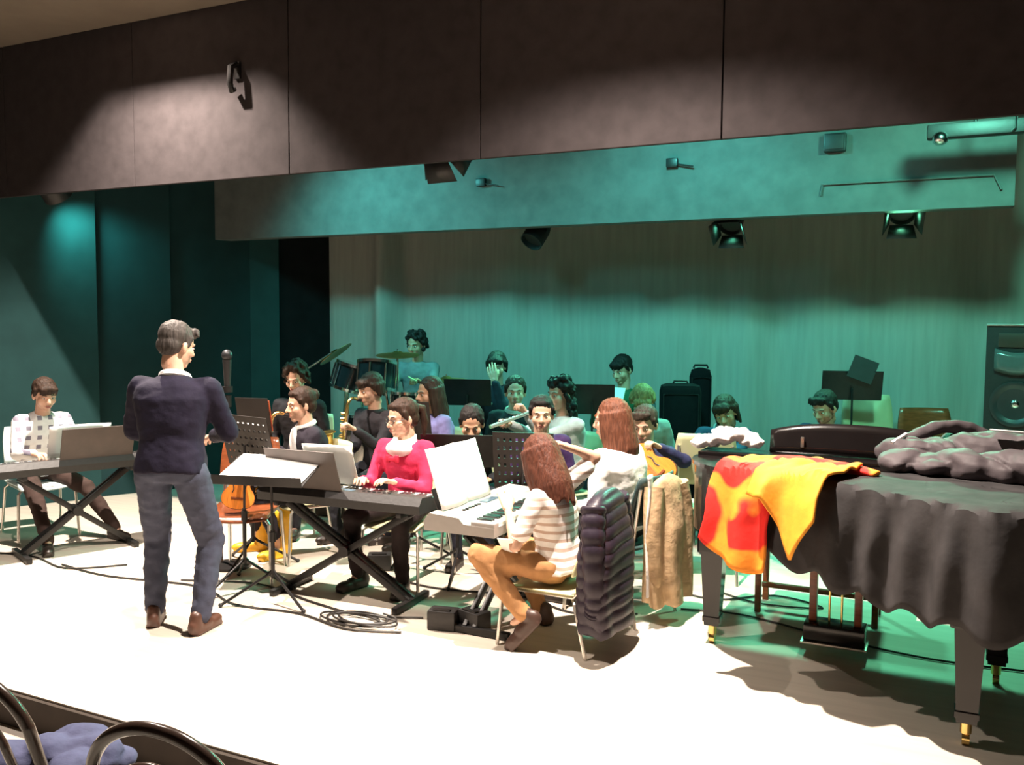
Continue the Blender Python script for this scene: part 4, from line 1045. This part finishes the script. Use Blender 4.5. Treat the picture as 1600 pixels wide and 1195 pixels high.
drum('tom_drum', (-4.78, 6.58, 1.18), .155, .22, 'black mounted tom drum under the slanted boom cymbal', (.25, .15, 1), legs=1)
drum('tom_drum', (-4.47, 6.52, 1.20), .165, .24, 'black mounted tom drum below the flat bronze cymbal', (-.05, .2, 1), legs=1)
drum('snare_drum', (-4.20, 6.66, .98), .17, .15, 'black snare drum in front of the drummer', (0, .05, 1), legs=1)
drum('floor_tom', (-4.92, 7.05, .60), .20, .38, 'black floor tom beside the drummer', legs=1)
def cymbal(base, top, c, r, label, axis=(0, 0, 1), boom=None):
    t = thing('cymbal_stand', label, 'cymbal', (base[0], base[1], .2)); o_ = V((base[0], base[1], .2))
    q = V(axis).normalized().to_track_quat('Z', 'Y').to_matrix().to_4x4(); T = Matrix.Translation(V(c) - o_) @ q
    MB().lathe([(.004, .034), (.03, .030), (.05, .016), (r * .6, .008), (r, -.004), (r, -.007), (r * .6, .003), (.05, .010)], T, 32).build('cymbal', M_cym, t)
    MB().cyl((0, 0, .15), (0, 0, top - .2), .012).build('pole', M_chrome, t)
    if boom: MB().cyl(V(boom) - o_, V(c) - o_ + V((0, 0, .03)), .011).build('boom_arm', M_chrome, t)
    else: MB().cyl((0, 0, top - .2), V(c) - o_ + V((0, 0, .05)), .006).build('tip', M_chrome, t)
    for i in range(3):
        a = 2 * PI * i / 3; MB().tube([(0, 0, .35), (math.cos(a) * .24, math.sin(a) * .24, .012)], .009).build('leg', M_chrome, t)
cymbal((-4.34, 6.66, 0), 1.36, (-4.34, 6.66, 1.39), .19, 'flat bronze crash cymbal before the drummer\'s chest', (.05, -.1, 1))
cymbal((-3.96, 6.86, 0), 1.14, (-3.96, 6.86, 1.17), .19, 'low bronze hi-hat cymbal beside the snare drum', (.0, -.06, 1))
cymbal((-5.28, 6.40, 0), 1.15, (-4.98, 6.62, 1.385), .17, 'dark slanted cymbal on a long chrome boom arm', (-.55, -.2, .8), boom=(-5.34, 6.36, 1.12))
for (q0, q1, lb) in (((-4.58, 6.86, 1.16), (-4.60, 6.58, 1.26), 'wooden drumstick in the drummer\'s fist over the tom drum'), ((-4.29, 6.90, 1.14), (-4.20, 6.62, 1.20), 'wooden drumstick in the drummer\'s fist over the snare drum')):
    tag(MB().cone(q0, q1, .008, .005).ell(q1, .008).build('drumstick', M_plysh), lb, 'drumstick')
st = thing('drum_stool', 'round black stool under the drummer', 'stool', (P['drum']['pel'].x, P['drum']['pel'].y, .2))
MB().lathe([(.02, .45), (.17, .45), (.18, .47), (.18, .50), (.165, .515), (.01, .52)]).build('cushion', M_blackp, st); MB().cyl((0, 0, .02), (0, 0, .46), .02).build('post', M_chrome, st)
for i in range(3):
    a = 2 * PI * i / 3; MB().tube([(0, 0, .28), (math.cos(a) * .24, math.sin(a) * .24, .012)], .011).build('leg', M_chrome, st)

# ================================================================== music stands
s1 = music_stand((-3.57, 4.10), 285, .80, 'low black music stand with flat tray in front of the conductor', tilt=72, w=.56, ht=.36)
sheet_on(s1, .54, .32, 'white score lying on the conductor\'s flat music stand', 0, .02, .06)
M_pw = mat('dark_perforated', (.020, .014, .012), .5, .3, .1, 20)
s2 = music_stand((-3.92, 4.30), 80, .93, 'dark perforated music stand just beyond the conductor', 'perf', w=.44, ht=.30, tilt=14, mtray=M_pw)
sheet_on(s2, .36, .22, 'white sheet behind the perforated stand beyond the conductor', -.02, .01)
music_stand((-4.26, 4.74), 100, 1.02, 'dark perforated music stand backed by an orange folder beside the microphone', 'perf', w=.22, ht=.24, tilt=12, mtray=M_pw)
tag(MB().box((-4.285, 4.775, 1.03), (.26, .008, .22), rotz(R(10)) @ rotx(R(12)), bev=.002).build('folder', mat('orange_red_card', (.50, .085, .03), .6), smooth=False), 'orange-red folder on the perforated stand beside the microphone', 'folder')
music_stand((-3.36, 5.36), 95, .96, 'dark perforated music stand before the girl in lilac', 'perf', w=.24, ht=.30, tilt=12, mtray=M_pw)
music_stand((-3.44, 6.30), 110, 1.12, 'solid black music stand between the drummer and the covered face', w=.38, ht=.22, tilt=14)
music_stand((-2.42, 6.42), 110, 1.10, 'solid black music stand before the boy in green', w=.34, ht=.24, tilt=14)
s6 = music_stand((-.66, 7.58), 105, 1.20, 'solid black music stand before the curtain behind the guitarists', w=.46, ht=.24, tilt=14)
music_stand((-2.38, 5.10), 105, .81, 'dark perforated music stand behind the open white music book', 'perf', w=.36, ht=.34, tilt=12, mtray=M_pw)
music_stand((-2.86, 5.12), 108, .84, 'solid black music stand before the spiky-haired boy', w=.50, ht=.24, tilt=22)
tag(MB().box((-.58, 7.56, 1.33), (.20, .006, .18), rotz(.4) @ roty(.35), bev=.001).build('sheet_music', mat('dim_folder', (.03, .035, .035), .6), smooth=False), 'dark folder poking up over the music stand before the curtain', 'folder')

# microphone on its stand
mc = thing('microphone_stand', 'tall black microphone stand beside the conductor', 'microphone stand', (-4.36, 4.60, 0))
MB().lathe([(.02, 0), (.14, 0), (.14, .02), (.03, .035)]).build('base', M_black, mc); MB().cyl((0, 0, .03), (0, 0, 1.16), .012).build('pole', M_chrome, mc)
MB().cyl((0, 0, 1.10), (0, 0, 1.18), .026).cyl((0, 0, 1.20), (0, 0, 1.24), .034).build('clip', M_black, mc)
mi_ = MB().cone((0, 0, 1.22), (0, 0, 1.42), .020, .030, 14).build('microphone', M_blackp, mc); MB().ell((0, 0, 1.45), (.036, .036, .040), None, 16).build('grille', mat('mic_grille', (.05, .05, .055), .45, .6), mi_)

# loudspeaker on a stand
sp_ = thing('loudspeaker', 'tall black loudspeaker on a stand before the curtain', 'loudspeaker', (.50, 7.54, .86), R(-12))
b = MB().prism([(-.20, -.18), (.20, -.18), (.15, .18), (-.15, .18)], 0, .83); b.build('cabinet', M_blackp, sp_, smooth=False, fix=True)
MB().box((0, -.185, .83), (.40, .02, .015), bev=.004).build('top_edge', M_steel, sp_)
MB().lathe([(.150, 0), (.165, .004), (.165, .014), (.15, .016), (.135, .012), (.06, -.03), (.05, -.02), (.01, -.012)], Matrix.Translation((0, -.183, .26)) @ rotx(R(90)).to_4x4(), 28).build('woofer', mat('woofer_cone', (.03, .03, .032), .35), sp_)
MB().ell((0, -.175, .26), (.035, .02, .035)).build('dust_cap', M_chrome, sp_)
MB().grid(lambda u, v_: V(((u - .5) * .28, -.186 - .012 + .05 * math.sin(v_ * PI) * -.2, .50 + v_ * .16 - .03 * math.cos((u - .5) * PI))), 10, 5).build('horn', mat('horn_gloss', (.10, .11, .11), .15), sp_, solid=.01)
MB().box((0, -.19, .72), (.24, .006, .10), bev=.002).build('badge_plate', mat('brown_plate', (.05, .03, .022), .4), sp_)
ss = thing('speaker_stand', 'black tripod stand carrying the tall loudspeaker', 'speaker stand', (.50, 7.56, 0))
MB().cyl((0, 0, .12), (0, 0, .86), .019).build('pole', M_black, ss)
for i in range(3):
    a = 2 * PI * i / 3 + .4; MB().tube([(0, 0, .55), (math.cos(a) * .42, math.sin(a) * .42, .015)], .012).build('leg', M_black, ss)
# black padded cases standing behind the violinist
def padded(loc, w_, d_, h_, rz, label, r=.06):
    t = thing('padded_case', label, 'case', (loc[0], loc[1], 0), rz)
    MB().box((0, 0, h_ / 2), (w_, d_, h_), bev=r).build('body', mat('black_nylon', (.005, .005, .006), .9, 0, .15, 20, .1, spec=.1), t)
    MB().tube([(-w_ * .42, -d_ / 2 - .004, .06), (-w_ * .42, -d_ / 2 - .004, h_ - .08), (w_ * .42, -d_ / 2 - .004, h_ - .08), (w_ * .42, -d_ / 2 - .004, .06)], .005).build('zip', M_black, t)
    MB().tube([(-.06, 0, h_ - .005), (-.05, 0, h_ + .02), (.05, 0, h_ + .02), (.06, 0, h_ - .005)], .010).build('handle', M_black, t)
    return t
padded((-1.93, 7.14), .33, .20, 1.195, R(20), 'big black padded instrument case standing behind the violinist')
padded((-1.86, 7.52), .185, .16, 1.31, R(20), 'slim tall black padded case behind the bigger padded case', .075)

# ================================================================== coats and bags
def hung_coat(loc, face, label, m, z0, z1, w_, d_, quilt=0.0, name='hanging_coat', sleeves=True, amp=.015, seed=0):
    t = thing(name, label, 'coat', (loc[0], loc[1], 0), R(face - 90))
    H = z1 - z0
    def fn(u, v_):
        a = 2 * PI * u; z = z1 - H * v_
        tp = min(1, .25 + .75 * (v_ / .07) ** .5) if v_ < .07 else 1
        ww = tp * w_ * (.80 + .30 * min(1, v_ * 2.2)) * (1 - .12 * max(0, v_ - .8) / .2); dd = tp * d_ * (.55 + .75 * min(1, v_ * 2.5))
        q = quilt * (abs(math.sin(z * PI / .062 + .5 * math.sin(a * 2 + seed)))) ** .6
        f = amp * math.sin(a * 5 + seed + 3 * noise.noise(V((z * 2, seed, 0)))) * v_
        ca, sa = math.cos(a), math.sin(a)
        x = (ww / 2 + q + f) * math.copysign(abs(ca) ** .7, ca); y = (dd / 2 + q + f) * math.copysign(abs(sa) ** .7, sa)
        return V((x, y - .02 * v_, z + .02 * noise.noise(V((ca * 2, sa * 2, seed))) * v_))
    b = MB().grid(fn, 48, 90 if quilt else 36, closed_u=True)
    n_ = 48; N = len(b.v) // n_; b.f.append(tuple(range(n_))); b.m.append(0); b.f.append(tuple((N - 1) * n_ + k for k in range(n_ - 1, -1, -1))); b.m.append(0)
    b.build('coat_body', m, t, fix=True)
    if sleeves:
        for s in (-1, 1):
            pts = spline([(s * w_ * .40, -.0, z1 - .06), (s * (w_ * .52), -.02, z1 - .25), (s * (w_ * .50), -.03, z1 - .52), (s * (w_ * .46), -.02, z1 - .60)], 24)
            rr = [(.058 - .018 * i / len(pts)) + (quilt * abs(math.sin(i * .42))) for i in range(len(pts))]
            MB().tube(pts, rr, 12).build('sleeve', m, t)
    return t
p = P['stripe']; cpos = V((p['pel'].x, p['pel'].y, 0)) + V((.235, 0, 0))
hung_coat((cpos.x + .02, cpos.y - .02), 180, 'dark quilted puffer coat hung over the striped shirt girl\'s chair', fabric('dark_puffer', (.030, .022, .034), rough=.4, bump=.1), .13, .84, .44, .15, quilt=.009, name='puffer_coat', seed=1)
p = P['white']; c2 = V((p['pel'].x, p['pel'].y, 0)) - p['fwd'] * .21
hung_coat((c2.x + .06, c2.y + .02), 165, 'tan woollen coat hung over the white top girl\'s chair', fabric('tan_wool', (.52, .36, .21), n=.2, bump=.4), .12, .84, .33, .12, name='wool_coat', amp=.03, seed=4)
# pale fringed scarf hanging beside the tan coat
o = MB().grid(lambda u, v_: V((c2.x + .02 + .006 * math.sin(v_ * 9), c2.y - .20 + u * .07 + .006 * math.sin(v_ * 14 + u * 4), .86 - v_ * .68)), 6, 30).build('fringed_scarf', mat('white_knit', (.8, .8, .8)), solid=.012)
tag(o, 'pale fringed scarf hanging down beside the tan coat', 'scarf')
# white card in the lap of the striped girl
o = MB().box((-1.99, 4.075, .545), (.085, .11, .005), rotx(-R(50)), bev=.002).build('white_card', M_paper, smooth=False); tag(o, 'small white card lying on the striped shirt girl\'s knee', 'card')

# ================================================================== floor clutter
for i, (x, y, rz, lb) in enumerate([(-2.44, 4.20, .2, 'black power box lying at the silver keyboard stand foot'), (-2.28, 4.26, -.3, 'small black foot pedal between the silver keyboard stand bars'), (-3.42, 5.02, .5, 'black effects box under the red jumper girl\'s chair')]):
    t = thing('power_box', lb, 'box', (x, y, 0), rz)
    MB().box((0, 0, .055), (.16, .11, .11), bev=.012).build('body', M_blackp, t); MB().box((0, -.03, .113), (.10, .03, .01), bev=.003).build('switch', M_black, t)
wire('floor_cable', [(-2.60, 4.02, .008), (-2.9, 3.93, .008), (-3.3, 4.02, .008), (-3.75, 3.98, .008), (-4.2, 4.15, .008), (-4.9, 4.05, .008), (-5.4, 4.1, .008)], 'long black cable running along the floor behind the conductor')
rnd = random.Random(5)
cpts = []
for i in range(44):
    a = i * .62; r_ = .17 + .04 * math.sin(i * .9); cpts.append((-3.0 + math.cos(a) * r_ * 1.1 + .004 * i, 4.07 + math.sin(a) * r_ * .5, .008 + .0006 * i))
wire('coiled_cable', cpts, 'loose coil of black cable on the floor near the silver keyboard', n=3)
wire('floor_cable', [(-2.62, 4.28, .008), (-2.95, 4.16, .008), (-3.35, 4.22, .008), (-3.9, 4.36, .008), (-4.4, 4.2, .008)], 'thin black cable between the two crossed keyboard stands')
wire('floor_cable', [(-1.35, 5.10, .008), (-1.0, 5.16, .008), (-.5, 5.0, .008), (.0, 4.9, .008), (.5, 4.95, .008)], 'black cable crossing under the grand piano')
wire('floor_cable', [(-1.5, 5.45, .008), (-1.2, 5.38, .008), (-.9, 5.62, .008), (-.6, 5.5, .008), (-.95, 5.42, .008), (-1.25, 5.56, .008)], 'looped black cable on the floor behind the grand piano leg')
wire('floor_cable', [(-5.0, 4.3, .008), (-5.3, 4.05, .008), (-5.8, 4.15, .008), (-6.4, 4.0, .008)], 'black cable beneath the checked shirt boy\'s keyboard')
wire('floor_cable', [(-1.55, 4.9, .008), (-1.9, 4.75, .008), (-2.3, 4.9, .008), (-2.9, 4.8, .008), (-3.6, 5.0, .008)], 'black cable under the seated girls\' chairs')

# ================================================================== hall chairs in front of the stage
M_bent = mat('dark_bentwood', (.030, .018, .014), .2, 0, .2, 14)
def hall_chair(x, y, face, label):
    t = thing('bentwood_chair', label, 'chair', (x, y, -.16), R(face - 90))
    MB().lathe([(.01, .44), (.19, .44), (.20, .45), (.20, .47), (.185, .475), (.01, .462)]).build('seat', M_bent, t)
    def hoop(w_, h_, yy):
        pts = [V((-w_, yy, .42))]
        for i in range(13):
            a = PI - PI * i / 12; pts.append(V((math.cos(a) * w_, yy - .10 - .05 * math.sin(a), .42 + h_ * .62 + math.sin(a) * h_ * .38)))
        pts.append(V((w_, yy, .42))); return spline(pts, 3)
    MB().tube(hoop(.20, .50, -.14), .0165, 10).build('back_hoop', M_bent, t); MB().tube(hoop(.125, .41, -.145), .012, 10).build('inner_hoop', M_bent, t)
    for sx in (-1, 1):
        MB().tube([(sx * .14, .13, .44), (sx * .17, .17, 0)], [.018, .012]).build('leg', M_bent, t); MB().tube([(sx * .15, -.13, .44), (sx * .18, -.20, 0)], [.018, .012]).build('leg', M_bent, t)
    MB().tube([V((math.cos(a) * .155, math.sin(a) * .155, .22)) for a in [2 * PI * i / 20 for i in range(20)]], .009, 8, closed=True).build('leg_ring', M_bent, t)
    return t
hall_chair(-2.40, 1.74, 100, 'dark bentwood chair beside the stage edge, half out of view')
hall_chair(-1.66, 1.72, 100, 'dark bentwood chair with a navy coat heaped next to it')
b = MB(); rnd = random.Random(2)
for i in range(14): b.ell((rnd.uniform(-.18, .18), rnd.uniform(-.10, .10), .06 + rnd.uniform(0, .10)), (.11, .09, .06), rotz(rnd.uniform(0, 3)), 12)
me = blob_mesh(b, 'coat', .012, 2, lambda p: .014 * noise.noise(p * 12))
for v_ in me.vertices: v_.co.z = max(v_.co.z, .0)
o = link_mesh(me, 'folded_coat', fabric('navy_coat', (.05, .055, .11))); o.scale = (.8, .8, .6); o.location = (-2.38, 1.78, .316); tag(o, 'navy coat heaped on a bentwood chair seat by the stage edge', 'coat')
